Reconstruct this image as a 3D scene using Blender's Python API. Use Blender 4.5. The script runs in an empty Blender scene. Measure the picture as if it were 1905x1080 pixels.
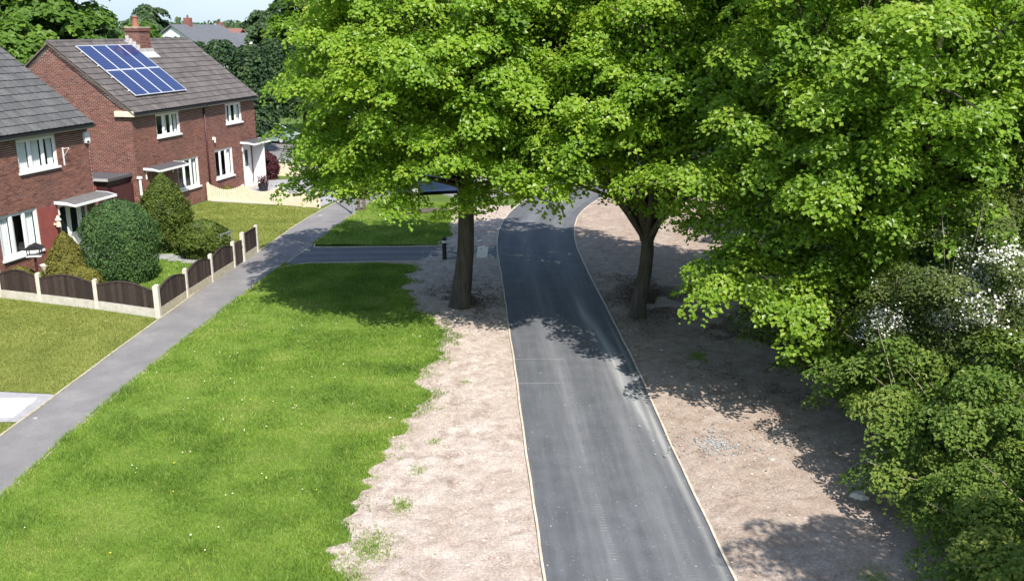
import bpy, math, random
import numpy as np
from mathutils import Vector, Matrix

# ------------------------------------------------------------------ camera, sky, sun
sc = bpy.context.scene
COL = sc.collection
cd = bpy.data.cameras.new('camera'); cam = bpy.data.objects.new('camera', cd); COL.objects.link(cam)
cam.location = (0, 0, 8.8); cam.rotation_euler = (math.radians(90 - 15.6), 0, 0)
cd.sensor_width = 36; cd.lens = 1750 / 1905 * 36; cd.clip_start = 0.1; cd.clip_end = 3000
sc.camera = cam
SUN_EL = math.radians(50.5); SUN_AZ = math.atan2(0.40, -0.915)
w = bpy.data.worlds.new('World'); sc.world = w; w.use_nodes = True
wn = w.node_tree; bg = wn.nodes['Background']
sky = wn.nodes.new('ShaderNodeTexSky'); sky.sky_type = 'NISHITA'; sky.sun_disc = False
sky.sun_elevation = SUN_EL; sky.sun_rotation = SUN_AZ; sky.air_density = 1.0; sky.dust_density = 0.6
# thin bright cloud veil over the clear sky, thicker towards the horizon all round
tc = wn.nodes.new('ShaderNodeTexCoord'); sx = wn.nodes.new('ShaderNodeSeparateXYZ'); wn.links.new(tc.outputs['Generated'], sx.inputs[0])
vm = wn.nodes.new('ShaderNodeMapRange'); vm.inputs[1].default_value = 0.0; vm.inputs[2].default_value = 0.55; vm.inputs[3].default_value = 0.93; vm.inputs[4].default_value = 0.12
wn.links.new(sx.outputs[2], vm.inputs[0])
cn = wn.nodes.new('ShaderNodeTexNoise'); cn.inputs['Scale'].default_value = 2.2; cn.inputs['Detail'].default_value = 6; cn.inputs['Roughness'].default_value = .55
cm_ = wn.nodes.new('ShaderNodeMapping'); cm_.inputs['Scale'].default_value = (1, 1, 3.0); wn.links.new(tc.outputs['Generated'], cm_.inputs[0]); wn.links.new(cm_.outputs[0], cn.inputs['Vector'])
cr_ = wn.nodes.new('ShaderNodeMapRange'); cr_.inputs[1].default_value = .38; cr_.inputs[2].default_value = .68; cr_.inputs[3].default_value = .88; cr_.inputs[4].default_value = 1.06; wn.links.new(cn.outputs[0], cr_.inputs[0])
mu = wn.nodes.new('ShaderNodeMath'); mu.operation = 'MULTIPLY'; mu.use_clamp = True; wn.links.new(vm.outputs[0], mu.inputs[0]); wn.links.new(cr_.outputs[0], mu.inputs[1])
mx = wn.nodes.new('ShaderNodeMix'); mx.data_type = 'RGBA'; wn.links.new(mu.outputs[0], mx.inputs[0]); wn.links.new(sky.outputs[0], mx.inputs[6]); mx.inputs[7].default_value = (2.6, 3.4, 4.35, 1)
wn.links.new(mx.outputs[2], bg.inputs[0]); bg.inputs[1].default_value = 0.135
sd = bpy.data.lights.new('sun', 'SUN'); so = bpy.data.objects.new('sun', sd); COL.objects.link(so)
sd.energy = 4.6; sd.angle = math.radians(0.53); sd.color = (1.0, 0.955, 0.88)
tosun = Vector((math.sin(SUN_AZ) * math.cos(SUN_EL), math.cos(SUN_AZ) * math.cos(SUN_EL), math.sin(SUN_EL)))
so.rotation_euler = (-tosun).to_track_quat('-Z', 'Y').to_euler(); so.location = tosun * 60
sc.view_settings.view_transform = 'Standard'; sc.view_settings.look = 'None'
sc.view_settings.exposure = 0.78; sc.view_settings.gamma = 1.0; sc.view_settings.use_curve_mapping = False

rng = np.random.default_rng(7)
random.seed(7)

# ------------------------------------------------------------------ helpers
def mesh_np(name, V, F, tone=None, smooth=False):
    """V (n,3), F (m,k) one polygon size"""
    V = np.asarray(V, np.float32); F = np.asarray(F, np.int32)
    me = bpy.data.meshes.new(name); m, k = F.shape
    me.vertices.add(len(V)); me.vertices.foreach_set('co', V.ravel())
    me.loops.add(m * k); me.loops.foreach_set('vertex_index', F.ravel())
    me.polygons.add(m)
    me.polygons.foreach_set('loop_start', np.arange(0, m * k, k, dtype=np.int32))
    me.update(calc_edges=True)
    me.polygons.foreach_set('use_smooth', np.full(m, smooth, bool))
    if tone is not None:
        a = me.attributes.new('tone', 'FLOAT', 'FACE'); a.data.foreach_set('value', np.asarray(tone, np.float32))
    return me

def link(name, me, mat=None, parent=None, loc=None, rot=None):
    o = bpy.data.objects.new(name, me); COL.objects.link(o)
    if me is not None and mat is not None and len(me.materials) == 0: me.materials.append(mat)
    if parent is not None: o.parent = parent
    if loc is not None: o.location = loc
    if rot is not None: o.rotation_euler = rot
    return o

def tag(o, label=None, cat=None, group=None, kind=None):
    if label: o['label'] = label
    if cat: o['category'] = cat
    if group: o['group'] = group
    if kind: o['kind'] = kind
    return o

def empty(name, loc=(0, 0, 0), rz=0.0, label=None, cat=None, group=None):
    o = bpy.data.objects.new(name, None); COL.objects.link(o); o.location = loc; o.rotation_euler = (0, 0, rz)
    o.empty_display_size = 0.2
    return tag(o, label, cat, group)

class MB:
    def __init__(s): s.v = []; s.f = []; s.t = []
    def box(s, x0, y0, z0, x1, y1, z1, tone=0.0):
        n = len(s.v)
        s.v += [(x0,y0,z0),(x1,y0,z0),(x1,y1,z0),(x0,y1,z0),(x0,y0,z1),(x1,y0,z1),(x1,y1,z1),(x0,y1,z1)]
        s.f += [(n,n+3,n+2,n+1),(n+4,n+5,n+6,n+7),(n,n+1,n+5,n+4),(n+1,n+2,n+6,n+5),(n+2,n+3,n+7,n+6),(n+3,n,n+4,n+7)]
        s.t += [tone]*6; return s
    def poly(s, pts, tone=0.0):
        n = len(s.v); s.v += [tuple(p) for p in pts]; s.f.append(tuple(range(n, n+len(pts)))); s.t.append(tone); return s
    def prism(s, pts, axis, a, b, tone=0.0):
        """pts 2d outline (ccw), extruded along axis from a to b"""
        def P(p, c):
            return (c, p[0], p[1]) if axis == 0 else ((p[0], c, p[1]) if axis == 1 else (p[0], p[1], c))
        n = len(s.v); k = len(pts)
        s.v += [P(p, a) for p in pts] + [P(p, b) for p in pts]
        s.f.append(tuple(range(n+k-1, n-1, -1))); s.f.append(tuple(range(n+k, n+2*k)))
        for i in range(k): s.f.append((n+i, n+(i+1) % k, n+k+(i+1) % k, n+k+i))
        s.t += [tone]*(k+2); return s
    def cyl(s, c, r0, r1, z0, z1, n=12, tone=0.0, cap=True):
        b = len(s.v)
        for (r, z) in ((r0, z0), (r1, z1)):
            s.v += [(c[0]+r*math.cos(2*math.pi*i/n), c[1]+r*math.sin(2*math.pi*i/n), z) for i in range(n)]
        for i in range(n): s.f.append((b+i, b+(i+1) % n, b+n+(i+1) % n, b+n+i)); s.t.append(tone)
        if cap:
            s.f.append(tuple(range(b+n-1, b-1, -1))); s.f.append(tuple(range(b+n, b+2*n))); s.t += [tone]*2
        return s
    def tube(s, pts, rads, n=8, tone=0.0):
        V, F = tube_arr(pts, rads, n); b = len(s.v)
        s.v += [tuple(p) for p in V]; s.f += [tuple(int(i)+b for i in f) for f in F]; s.t += [tone]*len(F); return s
    def mesh(s, name, smooth=False):
        me = bpy.data.meshes.new(name); me.from_pydata(s.v, [], s.f); me.update()
        a = me.attributes.new('tone', 'FLOAT', 'FACE'); a.data.foreach_set('value', np.asarray(s.t, np.float32))
        if smooth: me.polygons.foreach_set('use_smooth', np.ones(len(me.polygons), bool))
        return me
    def build(s, name, mat, parent=None, smooth=False, loc=None, rot=None):
        return link(name, s.mesh(name, smooth), mat, parent, loc, rot)

def tube_arr(pts, rads, n=8, wob=0.0, flare=None):
    pts = [Vector(p) for p in pts]; V = []; F = []
    ref = Vector((0.3, 1, 0.1)).normalized()
    for i, p in enumerate(pts):
        t = (pts[min(i+1, len(pts)-1)] - pts[max(i-1, 0)]).normalized()
        a = t.cross(ref); a = a.normalized() if a.length > 1e-4 else Vector((1, 0, 0))
        b = t.cross(a)
        for k in range(n):
            an = 2*math.pi*k/n; r = rads[i]
            if wob: r *= 1 + wob*(math.sin(an*3+i*.7)*.5+math.sin(an*5+1.3+i*.31)*.5) + wob*.4*random.uniform(-1, 1)
            if flare: r += flare[i]*(0.55+.45*math.sin(an*5+.6))
            V.append(p + a*(r*math.cos(an)) + b*(r*math.sin(an)))
    for i in range(len(pts)-1):
        for k in range(n):
            F.append((i*n+k, i*n+(k+1) % n, (i+1)*n+(k+1) % n, (i+1)*n+k))
    return V, F

def vnoise(x, y, seed=0):
    x = np.asarray(x, float); y = np.asarray(y, float)
    xi = np.floor(x).astype(np.int64); yi = np.floor(y).astype(np.int64); fx = x-xi; fy = y-yi
    fx = fx*fx*(3-2*fx); fy = fy*fy*(3-2*fy)
    def h(a, b):
        n = (a*374761393 + b*668265263 + seed*1442695041) & 0x7fffffff
        n = ((n ^ (n >> 13))*1274126177) & 0x7fffffff
        return ((n ^ (n >> 16)) & 0xffff)/65535.0
    return (h(xi, yi)*(1-fx)+h(xi+1, yi)*fx)*(1-fy)+(h(xi, yi+1)*(1-fx)+h(xi+1, yi+1)*fx)*fy
def fbm(x, y, seed=0, o=4):
    r = 0; a = .5
    for i in range(o): r = r+a*vnoise(np.asarray(x)*2**i, np.asarray(y)*2**i, seed+i); a *= .5
    return r
def interp(pts, y):
    P = np.array(sorted(pts, key=lambda p: p[1])); return np.interp(y, P[:, 1], P[:, 0])

def spline(pts, n=8):
    out = []
    P = [np.array(p, float) for p in pts]; P = [2*P[0]-P[1]]+P+[2*P[-1]-P[-2]]
    for i in range(1, len(P)-2):
        for k in range(n):
            t = k/n; a, b, c, d = P[i-1], P[i], P[i+1], P[i+2]
            out.append(.5*((2*b)+(c-a)*t+(2*a-5*b+4*c-d)*t*t+(3*b-a-3*c+d)*t**3))
    out.append(P[-2]); return np.array(out)

# ------------------------------------------------------------------ materials
def newmat(name):
    m = bpy.data.materials.new(name); m.use_nodes = True; nt = m.node_tree
    return m, nt, nt.nodes['Principled BSDF'], nt.nodes['Material Output']
def N(nt, t, **k):
    n = nt.nodes.new(t)
    for a, b in k.items(): setattr(n, a, b)
    return n
def ramp(nt, src, stops):
    r = N(nt, 'ShaderNodeValToRGB'); e = r.color_ramp.elements
    while len(e) < len(stops): e.new(.5)
    for el, (p, c) in zip(e, stops): el.position = p; el.color = (*c, 1) if len(c) == 3 else c
    nt.links.new(src, r.inputs[0]); return r.outputs[0]
def noise(nt, scale, detail=4, rough=.6, vec=None, dist=0):
    n = N(nt, 'ShaderNodeTexNoise'); n.inputs['Scale'].default_value = scale; n.inputs['Detail'].default_value = detail
    n.inputs['Roughness'].default_value = rough; n.inputs['Distortion'].default_value = dist
    if vec is not None: nt.links.new(vec, n.inputs['Vector'])
    return n.outputs[0]
def math_(nt, op, a, b=None, c=None):
    n = N(nt, 'ShaderNodeMath', operation=op)
    for i, v in enumerate((a, b, c)):
        if v is None: continue
        if isinstance(v, (int, float)): n.inputs[i].default_value = v
        else: nt.links.new(v, n.inputs[i])
    return n.outputs[0]
def mix(nt, f, a, b, mode='MIX'):
    n = N(nt, 'ShaderNodeMix', data_type='RGBA', blend_type=mode)
    for i, v in ((0, f), (6, a), (7, b)):
        if isinstance(v, (int, float)): n.inputs[i].default_value = v
        elif isinstance(v, tuple): n.inputs[i].default_value = (*v, 1)
        else: nt.links.new(v, n.inputs[i])
    return n.outputs[2]
def objco(nt, which='Object'):
    return N(nt, 'ShaderNodeTexCoord').outputs[which]
def mapped(nt, vec, scale=(1, 1, 1)):
    m = N(nt, 'ShaderNodeMapping'); m.inputs['Scale'].default_value = scale; nt.links.new(vec, m.inputs[0]); return m.outputs[0]
def bump(nt, bsdf, h, strength=.3, dist=.02):
    b = N(nt, 'ShaderNodeBump'); b.inputs['Strength'].default_value = strength; b.inputs['Distance'].default_value = dist
    nt.links.new(h, b.inputs['Height']); nt.links.new(b.outputs[0], bsdf.inputs['Normal'])

def simple(name, c1, c2=None, scale=8, rough=.7, bmp=0.0, bscale=40, metal=0, spec=.5, world=False):
    m, nt, p, o = newmat(name); c2 = c2 or tuple(x*.8 for x in c1)
    v = objco(nt) if not world else N(nt, 'ShaderNodeNewGeometry').outputs['Position']
    nz = noise(nt, scale, 5, .65, v)
    nt.links.new(ramp(nt, nz, [(.3, c2), (.7, c1)]), p.inputs['Base Color'])
    p.inputs['Roughness'].default_value = rough; p.inputs['Metallic'].default_value = metal; p.inputs['Specular IOR Level'].default_value = spec
    if bmp: bump(nt, p, noise(nt, bscale, 5, .7, v), bmp, .02)
    return m

def toned(name, stops, rough=.85, nscale=30, namt=.35, objrand=True, bmp=.3, stain=None):
    """colour by the per-piece tone attribute plus a little grain"""
    m, nt, p, o = newmat(name)
    a = N(nt, 'ShaderNodeAttribute', attribute_name='tone').outputs['Fac']
    if objrand: a = math_(nt, 'FRACT', math_(nt, 'ADD', a, N(nt, 'ShaderNodeObjectInfo').outputs['Random']))
    c = ramp(nt, a, stops)
    pos = N(nt, 'ShaderNodeNewGeometry').outputs['Position']
    g = noise(nt, nscale, 5, .7, pos)
    c = mix(nt, namt, c, ramp(nt, g, [(.3, (.25, .25, .25)), (.7, (.9, .9, .9))]), 'OVERLAY')
    if stain:
        s = noise(nt, stain[0], 4, .6, pos)
        c = mix(nt, ramp(nt, s, [(.48, (0, 0, 0)), (.68, (stain[2],)*3)]), c, stain[1])
    nt.links.new(c, p.inputs['Base Color']); p.inputs['Roughness'].default_value = rough
    p.inputs['Specular IOR Level'].default_value = .3
    if bmp: bump(nt, p, g, bmp, .01)
    return m

def leafmat(name, stops, trans=.4, tcol=1.35, rough=.5, spec=.25):
    m, nt, p, o = newmat(name)
    a = N(nt, 'ShaderNodeAttribute', attribute_name='tone').outputs['Fac']
    c = ramp(nt, a, stops)
    nt.links.new(c, p.inputs['Base Color']); p.inputs['Roughness'].default_value = rough; p.inputs['Specular IOR Level'].default_value = spec
    t = N(nt, 'ShaderNodeBsdfTranslucent')
    nt.links.new(mix(nt, 1.0, c, (tcol, tcol*.95, tcol*.5), 'MULTIPLY'), t.inputs[0])
    ms = N(nt, 'ShaderNodeMixShader'); ms.inputs[0].default_value = trans
    nt.links.new(p.outputs[0], ms.inputs[1]); nt.links.new(t.outputs[0], ms.inputs[2]); nt.links.new(ms.outputs[0], o.inputs[0])
    return m

M = {}
M['lime'] = leafmat('lime_leaf', [(0, (.088, .17, .016)), (.4, (.18, .31, .026)), (.75, (.265, .40, .038)), (1, (.36, .45, .06))], .52, 1.5, .38, .4)
M['lime2'] = leafmat('lime_leaf_deep', [(0, (.08, .155, .016)), (.45, (.17, .29, .026)), (.8, (.255, .38, .038)), (1, (.345, .43, .06))], .5, 1.5, .38, .4)
M['hawthorn'] = leafmat('hawthorn_leaf', [(0, (.04, .065, .016)), (.5, (.085, .12, .028)), (1, (.165, .20, .05))], .33)
M['shrub'] = leafmat('shrub_leaf', [(0, (.05, .09, .016)), (.5, (.105, .18, .03)), (.85, (.17, .245, .042)), (1, (.24, .29, .06))], .42)
M['darkhedge'] = leafmat('hedge_leaf', [(0, (.018, .045, .018)), (.6, (.04, .08, .03)), (1, (.075, .12, .035))], .25)
M['dome'] = leafmat('clipped_conifer', [(0, (.034, .075, .026)), (.6, (.075, .145, .044)), (1, (.135, .21, .055))], .2)
M['conifer'] = leafmat('green_conifer', [(0, (.045, .07, .012)), (.6, (.09, .13, .02)), (1, (.15, .19, .03))], .2)
M['golden'] = leafmat('golden_conifer', [(0, (.09, .09, .018)), (.6, (.17, .16, .03)), (1, (.27, .24, .06))], .2)
M['maroon'] = leafmat('maroon_leaf', [(0, (.04, .01, .015)), (1, (.12, .03, .04))], .2)
M['farwood'] = leafmat('far_leaf', [(0, (.025, .05, .02)), (.6, (.05, .09, .03)), (1, (.08, .13, .04))], .2)
M['midtree'] = leafmat('mid_leaf', [(0, (.04, .085, .012)), (.5, (.08, .16, .02)), (1, (.15, .25, .03))], .38)
M['copper'] = leafmat('brown_leaf', [(0, (.035, .03, .015)), (.6, (.07, .065, .025)), (1, (.11, .10, .04))], .25)
M['blossom'] = leafmat('white_blossom', [(0, (.58, .58, .50)), (1, (.80, .80, .73))], .25, 1.0)
M['grass'] = leafmat('grass_blade', [(0, (.10, .185, .024)), (.5, (.175, .29, .038)), (.85, (.235, .345, .05)), (1, (.36, .37, .11))], .35)
M['lawn'] = leafmat('lawn_blade', [(0, (.145, .19, .04)), (.5, (.23, .275, .06)), (.85, (.30, .32, .085)), (1, (.40, .38, .15))], .35)

def bark_mat(name, c1, c2, moss):
    m, nt, p, o = newmat(name); v = objco(nt)
    vv = mapped(nt, v, (9, 9, 1.6))
    n1 = noise(nt, 1.0, 6, .65, vv)
    c = ramp(nt, n1, [(.3, c2), (.65, c1)])
    ms = noise(nt, 1.6, 4, .6, v)
    c = mix(nt, ramp(nt, ms, [(.5, (0, 0, 0)), (.65, (.7, .7, .7))]), c, moss)
    nt.links.new(c, p.inputs['Base Color']); p.inputs['Roughness'].default_value = .95; p.inputs['Specular IOR Level'].default_value = .2
    bump(nt, p, n1, .9, .05); return m
M['bark'] = bark_mat('bark', (.115, .10, .08), (.042, .035, .028), (.075, .08, .032))
M['twig'] = bark_mat('twig_bark', (.36, .31, .22), (.16, .13, .09), (.2, .18, .10))

# ground surfaces --------------------------------------------------
def earth_mat(name, k, kr=1.0):
    m, nt, p, o = newmat(name); pos = N(nt, 'ShaderNodeNewGeometry').outputs['Position']
    big = noise(nt, .45, 4, .6, pos, .4); mid = noise(nt, 2.6, 6, .7, pos, .6); fine = noise(nt, 22, 6, .75, pos)
    c = ramp(nt, mid, [(.28, (.27, .21, .17)), (.45, (.43, .35, .30)), (.6, (.52, .445, .39)), (.8, (.60, .54, .49))])
    c = mix(nt, ramp(nt, big, [(.42, (0, 0, 0)), (.7, (.55, .55, .55))]), c, (.36, .28, .225))
    vo = N(nt, 'ShaderNodeTexVoronoi', feature='DISTANCE_TO_EDGE'); vo.inputs['Scale'].default_value = 4.2
    wv = N(nt, 'ShaderNodeVectorMath', operation='ADD'); nn = N(nt, 'ShaderNodeTexNoise'); nn.inputs['Scale'].default_value = 2.5
    nt.links.new(pos, nn.inputs['Vector']); nt.links.new(pos, wv.inputs[0]); nt.links.new(nn.outputs[1], wv.inputs[1])
    nt.links.new(wv.outputs[0], vo.inputs['Vector'])
    cr = ramp(nt, vo.outputs[0], [(.0, (.5, .5, .5)), (.06, (0, 0, 0))])
    crm = mix(nt, 1.0, cr, ramp(nt, noise(nt, 1.1, 3, .6, pos), [(.52, (0, 0, 0)), (.68, (1, 1, 1))]), 'MULTIPLY')
    c = mix(nt, crm, c, (.16, .105, .075))
    c = mix(nt, .6, c, ramp(nt, fine, [(.3, (.15, .15, .15)), (.7, (.85, .85, .85))]), 'OVERLAY')
    gr = noise(nt, 3.3, 5, .7, pos)
    c = mix(nt, ramp(nt, gr, [(.63, (0, 0, 0)), (.72, (.55, .55, .55))]), c, (.20, .21, .09))
    c = mix(nt, 1.0, c, (k*kr, k, k/kr), 'MULTIPLY')
    nt.links.new(c, p.inputs['Base Color']); p.inputs['Roughness'].default_value = .97; p.inputs['Specular IOR Level'].default_value = .15
    h = math_(nt, 'ADD', math_(nt, 'MULTIPLY', fine, .5), math_(nt, 'SUBTRACT', mid, math_(nt, 'MULTIPLY', crm, .5)))
    bump(nt, p, h, .7, .05); return m
M['earth'] = earth_mat('dry_earth', .93); M['loam'] = earth_mat('brown_loam', .72, 1.04)

def sod_mat(name, a, b, c3):
    m, nt, p, o = newmat(name); pos = N(nt, 'ShaderNodeNewGeometry').outputs['Position']
    n1 = noise(nt, .9, 5, .65, pos); n2 = noise(nt, 14, 6, .75, pos)
    c = ramp(nt, n1, [(.3, a), (.55, b), (.75, c3)])
    c = mix(nt, .5, c, ramp(nt, n2, [(.3, (.15, .15, .15)), (.7, (.85, .85, .85))]), 'OVERLAY')
    nt.links.new(c, p.inputs['Base Color']); p.inputs['Roughness'].default_value = .95; p.inputs['Specular IOR Level'].default_value = .1
    bump(nt, p, n2, .6, .05); return m
M['sod'] = sod_mat('grass_sod', (.085, .135, .022), (.125, .19, .032), (.16, .225, .042))
M['lawnsod'] = sod_mat('lawn_sod', (.12, .135, .03), (.18, .195, .048), (.22, .225, .065))
M['field'] = sod_mat('field_grass', (.07, .11, .025), (.10, .15, .035), (.13, .17, .05))

def tarmac_mat():
    m, nt, p, o = newmat('new_tarmac')
    uv = N(nt, 'ShaderNodeUVMap', uv_map='UVMap').outputs[0]
    sp = N(nt, 'ShaderNodeSeparateXYZ'); nt.links.new(uv, sp.inputs[0]); u, v = sp.outputs[0], sp.outputs[1]
    pos = N(nt, 'ShaderNodeNewGeometry').outputs['Position']
    fine = noise(nt, 60, 5, .8, pos); mid = noise(nt, 1.3, 5, .65, pos)
    streak = noise(nt, 1.0, 6, .65, mapped(nt, uv, (16, .22, 1)))
    c = ramp(nt, mid, [(.3, (.078, .081, .089)), (.7, (.115, .119, .128))])
    c = mix(nt, .5, c, ramp(nt, fine, [(.35, (.12, .12, .12)), (.7, (.9, .9, .9))]), 'OVERLAY')
    c = mix(nt, ramp(nt, streak, [(.45, (0, 0, 0)), (.8, (.4, .4, .4))]), c, (.19, .195, .205))
    def band(u0, half, amt, col, vfun=None, soft=2.0):
        nonlocal c
        d = math_(nt, 'DIVIDE', math_(nt, 'ABSOLUTE', math_(nt, 'SUBTRACT', u, u0)), half)
        f = math_(nt, 'MAXIMUM', math_(nt, 'SUBTRACT', 1.0, d), 0.0)
        f = math_(nt, 'MULTIPLY', math_(nt, 'POWER', f, 1.2), amt)
        f = math_(nt, 'MULTIPLY', f, ramp(nt, streak, [(.25, (.25,)*3), (.7, (1.2,)*3)]))
        if vfun is not None: f = math_(nt, 'MULTIPLY', f, vfun)
        c = mix(nt, f, c, col)
    def vr(a, b, cc, d):   # trapezoid in metres along the path
        r1 = N(nt, 'ShaderNodeMapRange'); r1.inputs[1].default_value = a; r1.inputs[2].default_value = b; nt.links.new(v, r1.inputs[0])
        r2 = N(nt, 'ShaderNodeMapRange'); r2.inputs[1].default_value = cc; r2.inputs[2].default_value = d
        r2.inputs[3].default_value = 1; r2.inputs[4].default_value = 0; nt.links.new(v, r2.inputs[0])
        return math_(nt, 'MULTIPLY', r1.outputs[0], r2.outputs[0])
    wob = math_(nt, 'MULTIPLY', math_(nt, 'SUBTRACT', noise(nt, .5, 3, .5, mapped(nt, uv, (0, .5, 0))), .5), .12)
    # dust tracks
    band(.36, .16, .34, (.25, .25, .255)); band(.76, .18, .32, (.26, .26, .262))
    # pale drift of stone dust that crosses to the right edge
    mv = N(nt, 'ShaderNodeMapRange'); mv.inputs[1].default_value = 17; mv.inputs[2].default_value = 30
    mv.inputs[3].default_value = .95; mv.inputs[4].default_value = .74; nt.links.new(v, mv.inputs[0])
    band(math_(nt, 'ADD', mv.outputs[0], wob), .085, .62, (.55, .54, .52), vr(16, 23, 28, 31))
    band(.955, .03, .38, (.55, .52, .48), vr(9, 13, 26, 31))
    # tyre tread dashes
    tr = N(nt, 'ShaderNodeTexWave', wave_type='BANDS', bands_direction='Y'); tr.inputs['Scale'].default_value = 3.2
    tr.inputs['Distortion'].default_value = .6; nt.links.new(mapped(nt, uv, (3.0, 1, 1)), tr.inputs['Vector'])
    trm = math_(nt, 'MULTIPLY', ramp(nt, tr.outputs[1], [(.6, (0, 0, 0)), (.8, (1, 1, 1))]), vr(6, 10, 22, 27))
    trm = math_(nt, 'MULTIPLY', trm, ramp(nt, noise(nt, 1.7, 4, .7, pos), [(.42, (0, 0, 0)), (.62, (1, 1, 1))]))
    band(.385, .04, .55, (.34, .34, .34), trm); band(.80, .03, .35, (.34, .34, .34), trm)
    # day joints
    for vv, u1 in ((24.4, .42), (22.6, .34)):
        d = math_(nt, 'LESS_THAN', math_(nt, 'ABSOLUTE', math_(nt, 'SUBTRACT', math_(nt, 'ADD', v, math_(nt, 'MULTIPLY', wob, .8)), vv)), .022)
        d = math_(nt, 'MULTIPLY', d, math_(nt, 'LESS_THAN', u, u1))
        c = mix(nt, math_(nt, 'MULTIPLY', d, math_(nt, 'MULTIPLY', noise(nt, 5, 4, .7, pos), .5)), c, (.42, .41, .40))
    # spilt white specks
    vo = N(nt, 'ShaderNodeTexVoronoi'); vo.inputs['Scale'].default_value = 4.2; vo.inputs['Randomness'].default_value = 1; nt.links.new(mapped(nt, pos, (1, .55, 1)), vo.inputs['Vector'])
    spk = math_(nt, 'MULTIPLY', math_(nt, 'LESS_THAN', vo.outputs['Distance'], math_(nt, 'MULTIPLY', math_(nt, 'SUBTRACT', noise(nt, 26, 4, .8, pos), .3), .2)), math_(nt, 'GREATER_THAN', noise(nt, .9, 4, .7, pos), .47))
    c = mix(nt, math_(nt, 'MULTIPLY', spk, .8), c, (.55, .55, .53))
    ag = N(nt, 'ShaderNodeTexVoronoi'); ag.inputs['Scale'].default_value = 17; nt.links.new(mapped(nt, pos, (1, .6, 1)), ag.inputs['Vector'])
    agm = math_(nt, 'MULTIPLY', math_(nt, 'LESS_THAN', ag.outputs['Distance'], .2), math_(nt, 'GREATER_THAN', noise(nt, 6, 4, .7, pos), .56))
    c = mix(nt, math_(nt, 'MULTIPLY', agm, .35), c, (.40, .40, .39))
    nt.links.new(c, p.inputs['Base Color']); p.inputs['Roughness'].default_value = .78; p.inputs['Specular IOR Level'].default_value = .4
    bump(nt, p, fine, .5, .012); return m
M['tarmac'] = tarmac_mat()

def footway_mat():
    m, nt, p, o = newmat('old_footway'); pos = N(nt, 'ShaderNodeNewGeometry').outputs['Position']
    mid = noise(nt, .8, 6, .65, pos); fine = noise(nt, 45, 5, .8, pos)
    c = ramp(nt, mid, [(.3, (.148, .141, .140)), (.55, (.195, .184, .182)), (.75, (.25, .235, .226))])
    c = mix(nt, .45, c, ramp(nt, fine, [(.35, (.25,)*3), (.7, (.8,)*3)]), 'OVERLAY')
    vo = N(nt, 'ShaderNodeTexVoronoi'); vo.inputs['Scale'].default_value = 1.1; nt.links.new(mapped(nt, pos, (1, .7, 1)), vo.inputs['Vector'])
    spk = math_(nt, 'MULTIPLY', math_(nt, 'LESS_THAN', vo.outputs['Distance'], math_(nt, 'MULTIPLY', noise(nt, 3.0, 3, .7, pos), .17)), math_(nt, 'GREATER_THAN', noise(nt, .5, 3, .7, pos), .5))
    c = mix(nt, math_(nt, 'MULTIPLY', spk, .6), c, (.55, .54, .52))
    nt.links.new(c, p.inputs['Base Color']); p.inputs['Roughness'].default_value = .88; bump(nt, p, fine, .4, .01); return m
M['footway'] = footway_mat()
M['concrete'] = simple('concrete', (.62, .58, .50), (.45, .41, .34), 6, .9, .3, 60)
M['concrete_dirty'] = simple('weathered_concrete', (.50, .45, .34), (.30, .26, .18), 9, .95, .6, 30)
M['edging'] = simple('edging_concrete', (.60, .53, .44), (.40, .33, .25), 5, .85, .3, 50)
M['paleslab'] = simple('pale_slab', (.78, .76, .73), (.66, .63, .60), 4, .8, .2, 50)
M['greyslab'] = simple('grey_slab', (.36, .35, .36), (.26, .25, .26), 4, .85, .2, 50)
M['tactile'] = simple('tactile_paving', (.72, .66, .50), (.6, .54, .4), 5, .85, .2, 50)

BR = [(0, (.105, .045, .036)), (.3, (.16, .066, .050)), (.6, (.205, .086, .062)), (.85, (.25, .112, .080)), (1, (.145, .08, .068))]
M['brick'] = toned('red_brick', BR, .9, 30, .35, False, .4, (.35, (.10, .055, .05), .35))
M['mortar'] = simple('mortar', (.58, .50, .44), (.46, .39, .34), 12, .95, .3, 60)
M['redpaint'] = simple('red_render', (.27, .07, .06), (.21, .05, .045), 3, .8, .2, 40)
M['tileA'] = toned('grey_roof_tile', [(0, (.068, .068, .070)), (.5, (.085, .084, .086)), (1, (.105, .104, .104))], .9, 14, .5, True, .4, (1.2, (.11, .11, .105), .5))
M['tileB'] = toned('brown_grey_roof_tile', [(0, (.072, .064, .062)), (.5, (.094, .083, .080)), (.85, (.115, .10, .097)), (1, (.13, .112, .107))], .9, 14, .5, True, .4, (1.0, (.13, .112, .11), .5))
M['upvc'] = simple('white_upvc', (.82, .82, .82), (.77, .77, .77), 3, .35)
M['fascia'] = simple('fascia_paint', (.52, .50, .49), (.40, .38, .37), 4, .6)
M['gutter'] = simple('dark_gutter', (.035, .032, .035), (.02, .02, .02), 4, .45)
M['drain'] = simple('maroon_downpipe', (.07, .022, .025), (.05, .016, .018), 4, .5)
M['cream'] = simple('cream_paint', (.80, .70, .55), (.70, .58, .43), 5, .7, .15, 40)
M['creamwood'] = simple('cream_picket_paint', (.84, .73, .56), (.72, .58, .42), 5, .7, .15, 40)
M['lead'] = simple('pale_lead_flashing', (.50, .48, .47), (.36, .34, .33), 6, .55)
M['terracotta'] = simple('terracotta', (.33, .13, .09), (.24, .09, .06), 8, .8)
M['brownwood'] = toned('dark_stained_timber', [(0, (.030, .020, .017)), (.5, (.045, .031, .026)), (1, (.065, .046, .038))], .8, 12, .4, True, .3)
M['oldwood'] = simple('old_grey_timber', (.17, .13, .10), (.09, .065, .05), 9, .9, .4, 40)
M['darkmaroon'] = simple('dark_maroon_door', (.07, .02, .022), (.05, .013, .016), 4, .5)
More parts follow.
